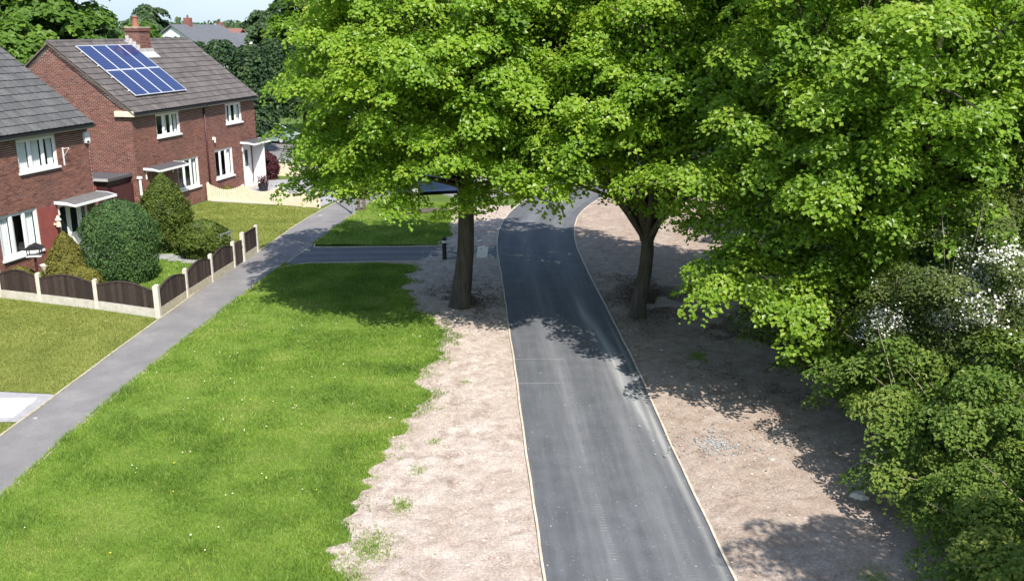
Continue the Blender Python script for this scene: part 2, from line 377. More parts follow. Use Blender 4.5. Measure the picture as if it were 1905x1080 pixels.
M['felt'] = simple('roof_felt', (.085, .08, .09), (.06, .056, .062), 5, .9, .3, 50)
M['greyfelt'] = simple('grey_felt', (.15, .145, .14), (.10, .098, .097), 5, .9, .3, 50)
M['galv'] = simple('galvanised_steel', (.42, .44, .46), (.33, .35, .37), 6, .45, metal=.4)
M['black'] = simple('black_paint', (.02, .02, .022), (.012, .012, .013), 6, .45)
M['white'] = simple('white_paint', (.82, .82, .80), (.74, .74, .72), 6, .5)
M['alu'] = simple('aluminium', (.72, .73, .76), (.66, .67, .70), 6, .35, metal=.3)
M['curtain'] = simple('net_curtain', (.80, .82, .80), (.70, .73, .72), 6, .9)
M['room'] = simple('room_dark', (.06, .055, .05), (.04, .035, .03), 3, .9)
M['stone'] = simple('pale_stone', (.72, .67, .58), (.55, .5, .42), 6, .9, .5, 25)
M['rubber'] = simple('tyre_rubber', (.018, .018, .019), (.012, .012, .012), 6, .8)
M['render'] = simple('white_render', (.80, .80, .78), (.72, .72, .70), 2, .85)
M['slate'] = simple('slate_roof', (.13, .135, .15), (.095, .10, .11), 2, .8)
M['redroof'] = simple('red_clay_roof', (.27, .13, .10), (.2, .09, .07), 2, .85)
M['farbrick'] = simple('far_brick', (.25, .10, .075), (.19, .075, .06), 2, .9)

def glass_mat():
    m, nt, p, o = newmat('window_glass')
    g = N(nt, 'ShaderNodeBsdfGlossy'); g.inputs['Roughness'].default_value = .02; g.inputs[0].default_value = (.95, .97, 1, 1)
    t = N(nt, 'ShaderNodeBsdfTransparent'); t.inputs[0].default_value = (.95, .97, .97, 1)
    lw = N(nt, 'ShaderNodeLayerWeight'); lw.inputs[0].default_value = .5
    f = math_(nt, 'ADD', math_(nt, 'MULTIPLY', math_(nt, 'POWER', lw.outputs['Facing'], 5.0), .9), .05)   # Schlick, same from both sides
    ms = N(nt, 'ShaderNodeMixShader'); nt.links.new(f, ms.inputs[0]); nt.links.new(t.outputs[0], ms.inputs[1]); nt.links.new(g.outputs[0], ms.inputs[2])
    nt.links.new(ms.outputs[0], o.inputs[0]); return m
M['glass'] = glass_mat()
def solar_mat():
    m, nt, p, o = newmat('solar_cells'); v = objco(nt)
    br = N(nt, 'ShaderNodeTexBrick', offset=0.0); br.inputs['Scale'].default_value = 1; br.inputs['Mortar Size'].default_value = .006
    br.inputs['Brick Width'].default_value = .17; br.inputs['Row Height'].default_value = .17; br.inputs['Mortar Smooth'].default_value = .2
    br.inputs['Color1'].default_value = (.014, .026, .10, 1); br.inputs['Color2'].default_value = (.020, .034, .12, 1); br.inputs['Mortar'].default_value = (.08, .10, .21, 1)
    nt.links.new(v, br.inputs['Vector']); nt.links.new(br.outputs[0], p.inputs['Base Color'])
    p.inputs['Roughness'].default_value = .12; p.inputs['Specular IOR Level'].default_value = .5; p.inputs['Coat Weight'].default_value = .25; p.inputs['Coat Roughness'].default_value = .04
    return m
M['solar'] = solar_mat()
def carpaint(name, c):
    m, nt, p, o = newmat(name); p.inputs['Base Color'].default_value = (*c, 1); p.inputs['Metallic'].default_value = .35
    p.inputs['Roughness'].default_value = .35; p.inputs['Coat Weight'].default_value = .8; p.inputs['Coat Roughness'].default_value = .05; return m
M['carblue'] = carpaint('dark_blue_car_paint', (.02, .04, .10)); M['cargreen'] = carpaint('pale_teal_car_paint', (.35, .47, .46)); M['carsilver'] = carpaint('silver_car_paint', (.5, .51, .52))
m_, nt_, p_, o_ = newmat('car_glass'); p_.inputs['Base Color'].default_value = (.015, .02, .025, 1); p_.inputs['Roughness'].default_value = .05; M['carglass'] = m_

# ------------------------------------------------------------------ layout curves (metres; x right, y away)
PATH_L = spline([(.72, 6), (.66, 9.5), (.56, 13.7), (.36, 17.8), (.11, 23.5), (-.13, 28.4), (-.34, 33.0), (-.60, 38.2), (-.48, 42.6), (.25, 47.3), (1.7, 52), (3.9, 57), (7, 63), (12, 71)])
PATH_R = spline([(3.82, 6), (3.76, 9.5), (3.66, 13.7), (3.47, 18.3), (3.33, 23.5), (3.10, 28.4), (2.82, 34.0), (2.68, 38.8), (3.0, 43.6), (3.9, 47.5), (5.5, 51.5), (7.8, 56), (11, 61.5), (16, 69)])
FP_R = spline([(-9.6, 4), (-9.75, 10), (-9.9, 16.4), (-9.85, 21.5), (-9.37, 28.4), (-8.85, 34.5), (-8.35, 39), (-7.9, 43.5), (-7.5, 47), (-6.8, 50.5), (-5.6, 54)])
FP_L = spline([(-11.3, 4), (-11.45, 10), (-11.5, 16.4), (-11.3, 21.5), (-11.03, 27.8), (-10.62, 34.5), (-10.3, 37.2), (-9.9, 43), (-9.3, 47.5), (-8.5, 51.5), (-7.2, 55.5)])
GRASS_R = [(-2.8, 0), (-2.9, 10), (-2.95, 13.7), (-3.14, 15.8), (-2.89, 18.3), (-2.5, 20), (-2.16, 21.7), (-2.47, 23.5), (-2.0, 24.8), (-2.2, 27.3), (-3.2, 29.6), (-3.7, 32), (-3.9, 35.6), (-3.1, 38.5), (-2.7, 41), (-3.0, 44), (-3.3, 48), (-3.3, 60)]
def grass_edge(y): return interp(GRASS_R, y)+.55*(fbm(np.asarray(y)*1.1, np.zeros_like(y)+3, 5)-.47)+.35*(vnoise(np.asarray(y)*4.3, np.zeros_like(y), 9)-.5)
def px(line, y): return np.interp(y, line[:, 1], line[:, 0])

# ------------------------------------------------------------------ the ground
def ribbon(name, A, B, z, mat, nu=2, uvs=True):
    n = len(A); V = []; UV = []
    d = np.concatenate([[0], np.cumsum(np.linalg.norm(np.diff((A+B)/2, axis=0), axis=1))])+((A+B)/2)[0, 1]
    for i in range(n):
        for k in range(nu):
            t = k/(nu-1); p = A[i]*(1-t)+B[i]*t; V.append((p[0], p[1], z+.012*math.sin(math.pi*t))); UV.append((t, d[i]))
    F = [(i*nu+k, i*nu+k+1, (i+1)*nu+k+1, (i+1)*nu+k) for i in range(n-1) for k in range(nu-1)]
    me = mesh_np(name, V, F, smooth=True); uvl = me.uv_layers.new(name='UVMap')
    li = np.zeros(len(me.loops), np.int32); me.loops.foreach_get('vertex_index', li)
    uvl.data.foreach_set('uv', np.array(UV, np.float32)[li].ravel())
    return tag(link(name, me, mat), kind='structure')

def kerb(name, L, off0, off1, z0, z1, mat, label=None):
    """long thin edging beside a line; offsets to the right of travel"""
    T = np.gradient(L, axis=0); T /= np.linalg.norm(T, axis=1)[:, None]; R = np.stack([T[:, 1], -T[:, 0]], 1)
    n = len(L); V = []; F = []
    for i in range(n):
        w_ = .006*math.sin(i*1.7)+.004*math.sin(i*.63)
        a = L[i]+R[i]*(off0+w_); b = L[i]+R[i]*(off1+w_)
        V += [(a[0], a[1], z0), (a[0], a[1], z1), (b[0], b[1], z1), (b[0], b[1], z0)]
    for i in range(n-1):
        for k in range(3): F.append((i*4+k, i*4+k+1, (i+1)*4+k+1, (i+1)*4+k))
    return tag(link(name, mesh_np(name, V, F), mat), kind='structure')

g_ = 1500
tag(link('ground', mesh_np('ground', [(-g_, -200, 0), (g_, -200, 0), (g_, g_, 0), (-g_, g_, 0)], [(0, 1, 2, 3)]), M['field']), kind='structure')
ribbon('path', PATH_L, PATH_R, .03, M['tarmac'], 5)
kerb('path_edging', PATH_L, -.046, 0, -.02, .056, M['edging'])
kerb('path_edging', PATH_R, 0, .046, -.02, .056, M['edging'])
ribbon('footpath', FP_L, FP_R, .024, M['footway'], 4)
kerb('footpath_edging', FP_L, -.05, 0, -.02, .05, M['concrete_dirty'])
kerb('footpath_edging', FP_R, 0, .045, -.02, .034, M['concrete_dirty'])

def grid_patch(name, x0f, x1f, y0, y1, step, zf, mat, xm0, xm1, smooth=True):
    """height field between two curves x0f(y) .. x1f(y)"""
    ny = int((y1-y0)/step)+1; nx = int((xm1-xm0)/step)+1
    ys = np.linspace(y0, y1, ny); t = np.linspace(0, 1, nx)
    a = x0f(ys); b = x1f(ys); X = a[:, None]*(1-t)+b[:, None]*t; Y = np.repeat(ys[:, None], nx, 1)
    Z = zf(X, Y, t[None, :]); V = np.stack([X, Y, Z], -1).reshape(-1, 3)
    I = np.arange(ny*nx).reshape(ny, nx); F = np.stack([I[:-1, :-1], I[:-1, 1:], I[1:, 1:], I[1:, :-1]], -1).reshape(-1, 4)
    return tag(link(name, mesh_np(name, V, F, smooth=smooth), mat), kind='structure')

def clods(X, Y, amp):
    n = fbm(X*1.6, Y*1.6, 21)*.5+fbm(X*5.5, Y*5.5, 33)*.5
    c = np.abs(vnoise(X*4.1+.6*vnoise(X*2, Y*2, 3), Y*4.1, 41)-.5)*2
    cl = np.clip(fbm(X*8, Y*8, 55)-.55, 0, 1)
    return amp*(n-.35)+amp*.35*np.sqrt(c)+amp*1.6*cl
grid_patch('bare_earth', lambda y: grass_edge(y)-.9, lambda y: px(PATH_L, y)-.05, 6, 47.5, .085,
           lambda X, Y, t: np.maximum(.004, .006+.006*t+clods(X, Y, .085)*np.minimum(1, (1-t)*12+.25)*np.clip((X-grass_edge(Y)+.02)/.45, 0, 1)), M['earth'], -4, 0)
grid_patch('bare_earth', lambda y: px(PATH_R, y)+.05, lambda y: px(PATH_R, y)*0+9.5+np.maximum(0, (y-30))*.12, 6, 50, .10,
           lambda X, Y, t: np.maximum(.006, .012+clods(X, Y, .09)*np.minimum(1, t*18+.25)), M['loam'], 3.3, 9.5)

def verge_h(X, Y): return .035+.07*(fbm(X*.7, Y*.7, 3)-.4)
SIDE = dict(near=lambda x: 35.35+(x+8.4)*.075, far=lambda x: 37.95+(x+8.2)*.055)
grid_patch('grass_verge', lambda y: px(FP_R, y)+.05, grass_edge, 4, 35.2, .16, lambda X, Y, t: np.maximum(.012, verge_h(X, Y)*np.clip((1-t)*6, .3, 1)), M['sod'], -9.8, -2.5)
grid_patch('grass_verge', lambda y: px(FP_R, y)+.05, grass_edge, 38.5, 48.5, .16, lambda X, Y, t: np.maximum(.012, verge_h(X, Y)*np.clip((1-t)*6, .3, 1)), M['sod'], -8, -2.8)

# the side path across the verge
xs = np.linspace(-8.55, -.62, 26)
SN = np.stack([xs, SIDE['near'](xs)], 1); SF = np.stack([xs, SIDE['far'](xs)], 1)
SN[0] = (-8.78, 34.7); SF[0] = (-8.32, 38.6); SN[1, 1] -= .12; SF[1, 1] += .12
ribbon('side_path', SF, SN, .028, M['tarmac'], 4)
kerb('side_path_edging', SN, 0, .05, -.02, .055, M['edging']); kerb('side_path_edging', SF, -.05, 0, -.02, .055, M['edging'])
tp = MB()
tb = tag(tp.box(-1.42, 36.15, .02, -.98, 38.2, .048).build('tactile_strip', M['tactile']), 'pale blister paving strip across the side path beside the big trunk', 'paving')
dots = MB()
for i in range(5):
    for j in range(26): dots.cyl((-1.36+i*.08, 36.22+j*.076), .014, .010, .047, .054, 6)
dots.build('blister', M['tactile'], tb); tb.children[0]['kind'] = 'stuff'

# lawns left of the footpath
FENCE_F = [(-18.75, 31.25), (-17.28, 30.6), (-15.67, 30.05), (-13.44, 29.25), (-11.12, 28.3)]
FENCE_S = [(-11.12, 28.3), (-10.96, 30.5), (-10.76, 32.6), (-10.55, 34.65), (-10.46, 35.65), (-10.34, 37.2)]
def ffy(x): P = np.array(FENCE_F); return np.interp(x, P[:, 0], P[:, 1])
lawn_top = np.linspace(0, 1, 40)
def lawn_strip(name, pts, z, mat):
    me = bpy.data.meshes.new(name); me.from_pydata([(p[0], p[1], z) for p in pts], [], [tuple(range(len(pts)))]); me.update()
    return tag(link(name, me, mat), kind='structure')
fpl = lambda y: float(px(FP_L, y))-.06
LAWN1 = [(-24, 22.1), (-13.0, 22.1)]+[(fpl(y), y) for y in np.linspace(21.9, 28.1, 8)]+[(-13.44, 29.15), (-17.28, 30.5), (-19, 31.1), (-24, 33)]
lawn_strip('lawn', LAWN1, .014, M['lawnsod'])
LAWN0 = [(-24, 4), (fpl(4), 4)]+[(fpl(y), y) for y in np.linspace(8, 20.1, 6)]+[(-24, 20.1)]
lawn_strip('lawn', LAWN0, .014, M['lawnsod'])
LAWN2 = [(fpl(y), y) for y in np.linspace(37.6, 46.5, 10)]+[(-12, 47.6), (-15.9, 48.7), (-17.4, 43.4), (-17.5, 38.6), (-10.6, 37.5)]
lawn_strip('lawn', LAWN2, .014, M['lawnsod'])
GARDEN = [(-18.4, 31.2), (-15.67, 30.15), (-13.44, 29.35), (-11.2, 28.4), (-10.85, 32), (-10.62, 34.7), (-10.45, 37.2), (-17.0, 38.3), (-17.2, 36)]
lawn_strip('garden', GARDEN, .01, M['sod'])
lawn_strip('driveway', [(-24, 20.15), (fpl(20.15), 20.15), (fpl(21.85), 21.85), (-13.0, 22.05), (-24, 22.05)], .018, M['greyslab'])
for i, (sx, w_) in enumerate(((-12.02, .92), (-13.0, .94))):
    t = MB(); t.box(sx-w_+.4, 20.42, .01, sx+.35, 21.55, .046)
    tag(t.build('paving_slab', M['paleslab']), ('white paving slab beside the grey footpath, nearest to it', 'white paving slab at the left edge of the picture')[i], 'paving slab', 'white slabs by the footpath')
gp = MB()
for k in range(5):
    x = -14.7+k*.62; y = 36.75-k*.30
    gp.box(x, y-.42, .005, x+.59, y+.42, .035)
gp.build('garden_path', M['greyslab'])['kind'] = 'structure'

# ------------------------------------------------------------------ grass blades
def inside(pts, X, Y):
    P = np.array(pts); r = np.zeros(len(X), bool); j = len(P)-1
    for i in range(len(P)):
        c = ((P[i, 1] > Y) != (P[j, 1] > Y)) & (X < (P[j, 0]-P[i, 0])*(Y-P[i, 1])/(P[j, 1]-P[i, 1]+1e-9)+P[i, 0]); r ^= c; j = i
    return r
def blades(name, X, Y, Z, hgt, wid, tone, mat, label):
    n = len(X); a = rng.uniform(0, 2*np.pi, n); lean = rng.uniform(.3, 1.3, n)*hgt; la = rng.uniform(0, 2*np.pi, n)
    dx = np.cos(a)*wid/2; dy = np.sin(a)*wid/2
    V = np.empty((n, 3, 3)); V[:, 0] = np.stack([X-dx, Y-dy, Z-.01], 1); V[:, 1] = np.stack([X+dx, Y+dy, Z-.01], 1)
    V[:, 2] = np.stack([X+np.cos(la)*lean, Y+np.sin(la)*lean, Z+hgt], 1)
    me = mesh_np(name, V.reshape(-1, 3), np.arange(n*3).reshape(-1, 3), tone)
    return tag(link(name, me, mat), label, 'grass', kind='stuff')
def scatter_verge(y0, y1, n):
    Y = rng.uniform(y0, y1, n); e = grass_edge(Y); a = px(FP_R, Y)-.05; X = rng.uniform(0, 1, n)*(e+.6-a)+a
    keep = rng.uniform(0, 1, n) < np.where(X > e+.02, np.where((fbm(X*1.9, Y*1.9, 77) > .545), .75, .55*np.exp(-(X-e)/.16)*(fbm(X*5, Y*5, 78) > .44)), 1.0)
    sp = (Y > 35.2) & (Y < 38.5); keep &= ~sp
    return X[keep], Y[keep]
Xs = []; Ys = []
for y0, y1, n in ((10.5, 15, 70000), (15, 20, 65000), (20, 27, 60000), (27, 36, 36000), (38, 48.5, 24000)):
    x, y = scatter_verge(y0, y1, n); Xs.append(x); Ys.append(y)
X = np.concatenate(Xs); Y = np.concatenate(Ys)
tuft = fbm(X*1.1, Y*1.1, 12); fine = fbm(X*4, Y*4, 15)
Hh = .8*(.035+.085*np.clip((tuft-.25)*1.6, 0, 1)+.04*fine)*rng.uniform(.6, 1.25, len(X))*np.clip(1-(X-grass_edge(Y)+.6)*.5, .45, 1)
edge_tall = np.clip(1-(X-px(FP_R, Y))/.5, 0, 1); Hh *= 1+.5*edge_tall
Wd = (.011+.0007*np.maximum(0, Y-12))*rng.uniform(.8, 1.4, len(X))
dry = fbm(X*.55, Y*.55, 61)
tone = np.clip(.52-1.5*(tuft-.47)+.9*(dry-.47)-.5*(fine-.47)+rng.normal(0, .15, len(X)), 0, .97); tone[rng.uniform(0, 1, len(X)) < .035] = 1
blades('grass', X, Y, np.full(len(X), .03)+.05*(fbm(X*.7, Y*.7, 3)-.4), Hh, Wd, tone, M['grass'], 'lush green uncut grass of the verge between footpath and bare earth')
def lawn_blades(poly, n, hm, label, mat, dk=0):
    P = np.array(poly); X = rng.uniform(P[:, 0].min(), P[:, 0].max(), n); Y = rng.uniform(P[:, 1].min(), P[:, 1].max(), n)
    k = inside(poly, X, Y); X = X[k]; Y = Y[k]
    t = fbm(X*.9, Y*.9, 8); tone = np.clip(.45+1.3*(t-.47)-dk+rng.normal(0, .15, len(X)), 0, 1)
    h = hm*rng.uniform(.6, 1.3, len(X))*(.7+.7*fbm(X*2.3, Y*2.3, 4)); wd = (.012+.0007*np.maximum(0, Y-12))*rng.uniform(.8, 1.4, len(X))
    blades('grass', X, Y, np.full(len(X), .016), h, wd, tone, mat, label)
lawn_blades([(max(p[0], -19.5), p[1]) for p in LAWN1], 60000, .055, 'yellowish mown lawn in front of the brown panel fence', M['lawn'])
lawn_blades([(max(p[0], -15), max(p[1], 14)) for p in LAWN0], 16000, .055, 'yellowish mown grass below the white paving slab', M['lawn'])
lawn_blades(LAWN2, 42000, .05, 'sunlit yellowish lawn before the cream picket fence', M['lawn'])
lawn_blades(GARDEN, 20000, .05, 'green lawn inside the brown panel fence', M['grass'], -.1)
IS = [(-2.45, 14.6, .38), (-2.75, 13.6, .3), (-1.95, 17.6, .16), (-1.7, 19.0, .13), (-2.1, 16.1, .2), (-1.2, 22.6, .12), (-2.5, 12.4, .35), (5.2, 24.6, .25), (6.0, 13.6, .3)]
ix = np.concatenate([rng.normal(0, r*.6, int(r*r*9000))+x for x, y, r in IS]); iy = np.concatenate([rng.normal(0, r*.8, int(r*r*9000))+y for x, y, r in IS])
blades('grass', ix, iy, np.full(len(ix), .03), rng.uniform(.03, .09, len(ix)), .014*rng.uniform(.8, 1.4, len(ix)), np.clip(rng.normal(.55, .2, len(ix)), 0, 1), M['grass'], 'small grass islands left standing in the bare earth')
# dandelions and daisies
n = 130; Y = rng.uniform(11, 33, n); X = px(FP_R, Y)+.3+rng.uniform(0, 1, n)*(grass_edge(Y)-px(FP_R, Y)-.4)
fl = MB()
for i in range(n):
    if fbm(X[i]*.5, Y[i]*.5, 19) < .45: continue
    for k in range(random.choice((1, 1, 1, 2))):
        x = X[i]+random.gauss(0, .05); y = Y[i]+random.gauss(0, .05); z = .10+random.uniform(0, .03); r = random.uniform(.012, .021)
        fl.poly([(x+r*math.cos(a*math.pi/3), y+r*math.sin(a*math.pi/3), z+.006*math.cos(a*2)) for a in range(6)], random.random())
mfl = toned('flower_petal', [(0, (.75, .75, .60)), (.6, (.80, .78, .55)), (.7, (.75, .60, .05)), (1, (.75, .62, .05))], .7, 30, .1, False, 0)
tag(fl.build('wild_flowers', mfl), 'tiny white and yellow wild flowers dotted in the green verge', 'flowers', kind='stuff')
# loose clods and gravel on the bare earth
cl = MB(); ico = [(0, 0, 1), (.9, 0, .3), (.2, .85, .3), (-.75, .5, .2), (-.7, -.55, .3), (.25, -.85, .25)]
for i in range(2600):
    if i % 2: y = random.uniform(11, 46); e = float(grass_edge(np.array([y]))[0]); x = random.uniform(e, float(px(PATH_L, y))-.1)
    else: y = random.uniform(11, 46); r0 = float(px(PATH_R, y)); x = random.uniform(r0+.1, 9)
    s = random.uniform(.012, .035)*(1.7 if random.random() < .12 else 1); a = random.uniform(0, 6.28); tn = random.random(); z = .02+float(clods(np.array([x]), np.array([y]), .055)[0])*.8
    vs = [(x+s*(p[0]*math.cos(a)-p[1]*math.sin(a))*random.uniform(.7, 1.2), y+s*(p[0]*math.sin(a)+p[1]*math.cos(a))*random.uniform(.7, 1.2), max(z, .015)+s*p[2]*.7) for p in ico]
    for k in range(5): cl.poly([vs[0], vs[1+k], vs[1+(k+1) % 5]], tn)
M['clod'] = toned('earth_clod', [(0, (.24, .17, .125)), (.5, (.42, .33, .265)), (.9, (.52, .44, .37)), (1, (.6, .57, .52))], .97, 40, .3, False, .3)
tag(cl.build('loose_clods', M['clod']), 'loose dry clods and pebbles on the bare earth strips', 'soil', kind='stuff')
# patch of grey crushed stone
gv = MB()
for i in range(420):
    a = random.uniform(0, 6.28); r = abs(random.gauss(0, .75)); x = 4.45+r*math.cos(a)*.9; y = 18.9+r*math.sin(a)*.75; s_ = random.uniform(.015, .04); tn = random.random(); z = .02+max(0, float(clods(np.array([x]), np.array([y]), .09)[0]))
    vs = [(x+s_*p[0]*random.uniform(.7, 1.2), y+s_*p[1]*random.uniform(.7, 1.2), z+s_*p[2]*.8) for p in ico]
    for k in range(5): gv.poly([vs[0], vs[1+k], vs[1+(k+1) % 5]], tn)
M['gravel'] = toned('grey_stone', [(0, (.17, .17, .165)), (.6, (.26, .26, .25)), (1, (.34, .34, .33))], .9, 30, .3, False, .2)
tag(gv.build('gravel', M['gravel']), 'small patch of grey crushed stone on the right-hand earth', 'gravel', kind='stuff')
# sparse weeds sprouting from bare earth
n = 9000; Y = rng.uniform(11, 46, n); sd_ = rng.uniform(0, 1, n) < .5
X = np.where(sd_, grass_edge(Y)+rng.uniform(0, 1, n)*(px(PATH_L, Y)-.1-grass_edge(Y)), px(PATH_R, Y)+.1+rng.uniform(0, 1, n)*5.5)
k = fbm(X*1.3, Y*1.3, 91) > np.where(sd_, .60, .58); X = X[k]; Y = Y[k]
blades('weeds', X, Y, np.full(len(X), .02), rng.uniform(.02, .06, len(X)), .012+.0006*Y, rng.uniform(.3, 1, len(X)), M['grass'], 'sparse weed sprouts in the bare earth beside the tarmac')

# ------------------------------------------------------------------ foliage
def unit(v): return v/np.maximum(1e-6, np.linalg.norm(v, axis=-1, keepdims=True))
def leaf_mesh(name, P, Nn, size, tone, asp=.75, fold=.22):
    n = len(P); Nn = unit(Nn); r = unit(rng.normal(size=(n, 3))); T = unit(np.cross(Nn, r)); B = np.cross(Nn, T); s = size[:, None]
    V = np.empty((n, 4, 3)); V[:, 0] = P-T*s*.5; V[:, 2] = P+T*s*.5-Nn*s*.12
    V[:, 1] = P+B*s*asp*.5+Nn*s*fold*.5-T*s*.08; V[:, 3] = P-B*s*asp*.5+Nn*s*fold*.5-T*s*.08
    i = np.arange(n)[:, None]*4
    F = np.concatenate([i+np.array([[0, 1, 2]]), i+np.array([[0, 2, 3]])], 1).reshape(-1, 3)
    return mesh_np(name, V.reshape(-1, 3), F, np.repeat(tone, 2))

def lobe_leaves(lobes, per, csize=(.3, .62), lsize=(.12, .19), inner=.12, tone0=.5, seed=0, low=-.45, dens=1.0, back=None):
    """lobes: (x,y,z,R). Each lobe carries drooping sprays on its outside."""
    Ps = []; Ns = []; Ss = []; Ts = []
    per_, ls_ = per, lsize
    for (x, y, z, R) in lobes:
        far = back is not None and y > back
        per = per_*.34 if far else per_; lsize = (ls_[0]*1.75, ls_[1]*1.75) if far else ls_
        nc = max(5, int(1.15*dens*R*R*5.2)); c = np.array([x, y, z]); ltone = rng.normal(0, .07)
        for k in range(nc):
            while True:
                d = unit(rng.normal(size=3))
                if d[2] > low: break
            cc = c+d*R*np.array([1, 1, .8])*rng.uniform(.72, 1.08); cr = rng.uniform(*csize); m = int(per*(cr/.62)**2)
            rr = np.sqrt(rng.uniform(0, 1, m))*(1+.08*np.abs(rng.normal(0, 1, m))); an = rng.uniform(0, 2*np.pi, m)
            ax = unit(np.array([d[0], d[1], 0])+rng.normal(0, .2, 3)*np.array([1, 1, 0])); bx = np.array([-ax[1], ax[0], 0])
            lx = rr*np.cos(an)*cr*1.25; ly = rr*np.sin(an)*cr*.85
            lz = -.55*cr*(rr**2)+.12*cr-.28*np.maximum(0, lx)+rng.normal(-.08, .13, m)*cr
            P = cc+lx[:, None]*ax+ly[:, None]*bx+lz[:, None]*np.array([0, 0, 1])
            Nn = np.array([0, 0, .7])+ax*(.42+.55*(lx/cr))[:, None]+bx*(.6*ly/cr)[:, None]+np.array(tosun)*.55+rng.normal(0, .30, (m, 3))
            Ps.append(P); Ns.append(Nn); Ss.append(rng.uniform(*lsize, m))
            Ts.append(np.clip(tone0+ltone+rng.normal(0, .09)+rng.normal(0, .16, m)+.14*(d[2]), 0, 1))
        mi = int(inner*per*nc)
        d = unit(rng.normal(size=(mi, 3)))*R*(rng.uniform(0, 1, (mi, 1))**.45)*.85
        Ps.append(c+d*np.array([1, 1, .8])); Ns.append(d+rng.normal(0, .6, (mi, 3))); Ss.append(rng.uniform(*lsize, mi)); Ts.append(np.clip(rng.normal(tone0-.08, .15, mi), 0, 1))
    return np.concatenate(Ps), np.concatenate(Ns), np.concatenate(Ss), np.concatenate(Ts)

def fib_lobes(c, rad, n, R, zmin=-.55, jit=.18, core=True):
    out = []; ga = math.pi*(3-5**.5)
    for i in range(n):
        z = 1-(1-zmin)*(i+.5)/n; r = math.sqrt(1-z*z); a = i*ga+random.uniform(-.3, .3); k = random.uniform(1-jit, 1+jit*.5)
        out.append((c[0]+rad[0]*r*math.cos(a)*k, c[1]+rad[1]*r*math.sin(a)*k, c[2]+rad[2]*z*k, R*random.uniform(.8, 1.2)))
    return out

def front_lobes(c, rad, n, R, z0=-.6, z1=.5, spread=75):
    out = []
    for i in range(n):
        a = math.radians(-90+spread*(2*((i*.618) % 1)-1)); z = z0+(z1-z0)*(i+.5)/n; r = math.sqrt(max(.1, 1-z*z*.8)) if z > 0 else 1.0-.12*z
        k = random.uniform(.95, 1.12); out.append((c[0]+rad[0]*r*math.cos(a)*k, c[1]+rad[1]*r*math.sin(a)*k, c[2]+rad[2]*z, R*random.uniform(.75, 1.2)))
    return out

def trunk_mesh(base, fork, r0, lobes, lean=(0, 0), limb_r=.17, fork_z=None, nside=14, flare=.15, split=False):
    """tapered trunk, then one limb to every lobe"""
    random.seed(int(abs(base[0]*100+base[1]*10))+3)
    V = []; F = []
    def addtube(p, r, n, wob=0, fl=None):
        v, f = tube_arr(p, r, n, wob, fl); b = len(V); V.extend(v); F.extend([tuple(i+b for i in q) for q in f])
    top = Vector(fork); b0 = Vector(base); zt = max(l[2] for l in lobes)
    pts = []; rad = []; fl = []
    m = 14
    for i in range(m+1):
        t = i/m; p = b0.lerp(top, t); p.x += .05*math.sin(t*5+base[0]); p.y += .05*math.cos(t*4+1)
        pts.append(p); rad.append(r0*(1-.22*t)); fl.append(flare*math.exp(-t*top.z*2.4))
    addtube(pts, rad, nside, .07, fl)
    # leader
    lead = [top+Vector((0, 0, -.2))]; lr = [r0*.72]
    cx = sum(l[0] for l in lobes)/len(lobes); cy = sum(l[1] for l in lobes)/len(lobes)
    for i in range(1, 7):
        t = i/6; lead.append(Vector((top.x+(cx-top.x)*t*.6+random.uniform(-.15, .15), top.y+(cy-top.y)*t*.6+random.uniform(-.15, .15), top.z+(zt-top.z)*.8*t))); lr.append(r0*.72*(1-t)+.05)
    addtube(lead, lr, 10, .06)
    for (x, y, z, R) in lobes:
        h = min(max(top.z-.15, top.z+(z-top.z)*random.uniform(.25, .5)), zt*.75)
        t = (h-top.z)/max(.1, (zt-top.z)*.8); t = min(max(t, 0), 1); i = min(int(t*6), 5); s = lead[i].lerp(lead[i+1], t*6-i)
        e = Vector((x, y, z+.1*R)); mid = s.lerp(e, .5)+Vector((random.uniform(-.4, .4), random.uniform(-.4, .4), random.uniform(.1, .7)))
        kk = 1.0
        if split and lobes.index((x, y, z, R)) % 4 == 0: h = top.z+random.uniform(-.35, .1); kk = 1.15
        t = min(max((h-top.z)/max(.1, (zt-top.z)*.8), 0), 1); i = min(int(t*6), 5); s = lead[i].lerp(lead[i+1], t*6-i)
        if kk > 1: s = Vector((top.x, top.y, h))
        pp = []; rr = []; k = kk*random.uniform(.6, 1.1)*limb_r*min(1.0, R/1.6)**1.5
        for j in range(8):
            q = j/7; pp.append(s*(1-q)**2+mid*2*q*(1-q)+e*q*q); rr.append(k*(1-q)*.85+.022)
        addtube(pp, rr, 7)
        for j in range(5):
            q = random.uniform(.5, .95); s2 = s*(1-q)**2+mid*2*q*(1-q)+e*q*q
            d = Vector((random.gauss(0, 1), random.gauss(0, 1), random.gauss(.2, .6))).normalized()*R*random.uniform(.7, 1.0); e2 = e+d
            addtube([s2, s2.lerp(e2, .5)+Vector((0, 0, .12)), e2], [.035, .022, .008], 5)
    return V, F

def tree(name, label, base, fork, r0, lobes, per, leaf, cat='tree', group=None, bark='bark', **k):
    root = empty(name, base, 0, label, cat, group); off = np.array(base)
    tk = {q: k.pop(q) for q in ('limb_r', 'flare', 'split') if q in k}
    V, F = trunk_mesh(base, fork, r0, lobes, **tk)
    link('trunk', mesh_np('trunk', np.array([tuple(v) for v in V])-off, F, smooth=True), M[bark], root)
    P, Nn, S, T = lobe_leaves(lobes, per, **k)
    ok = P[:, 2] > .12
    link('crown', leaf_mesh('crown', P[ok]-off, Nn[ok], S[ok], T[ok]), M[leaf], root)
    return root

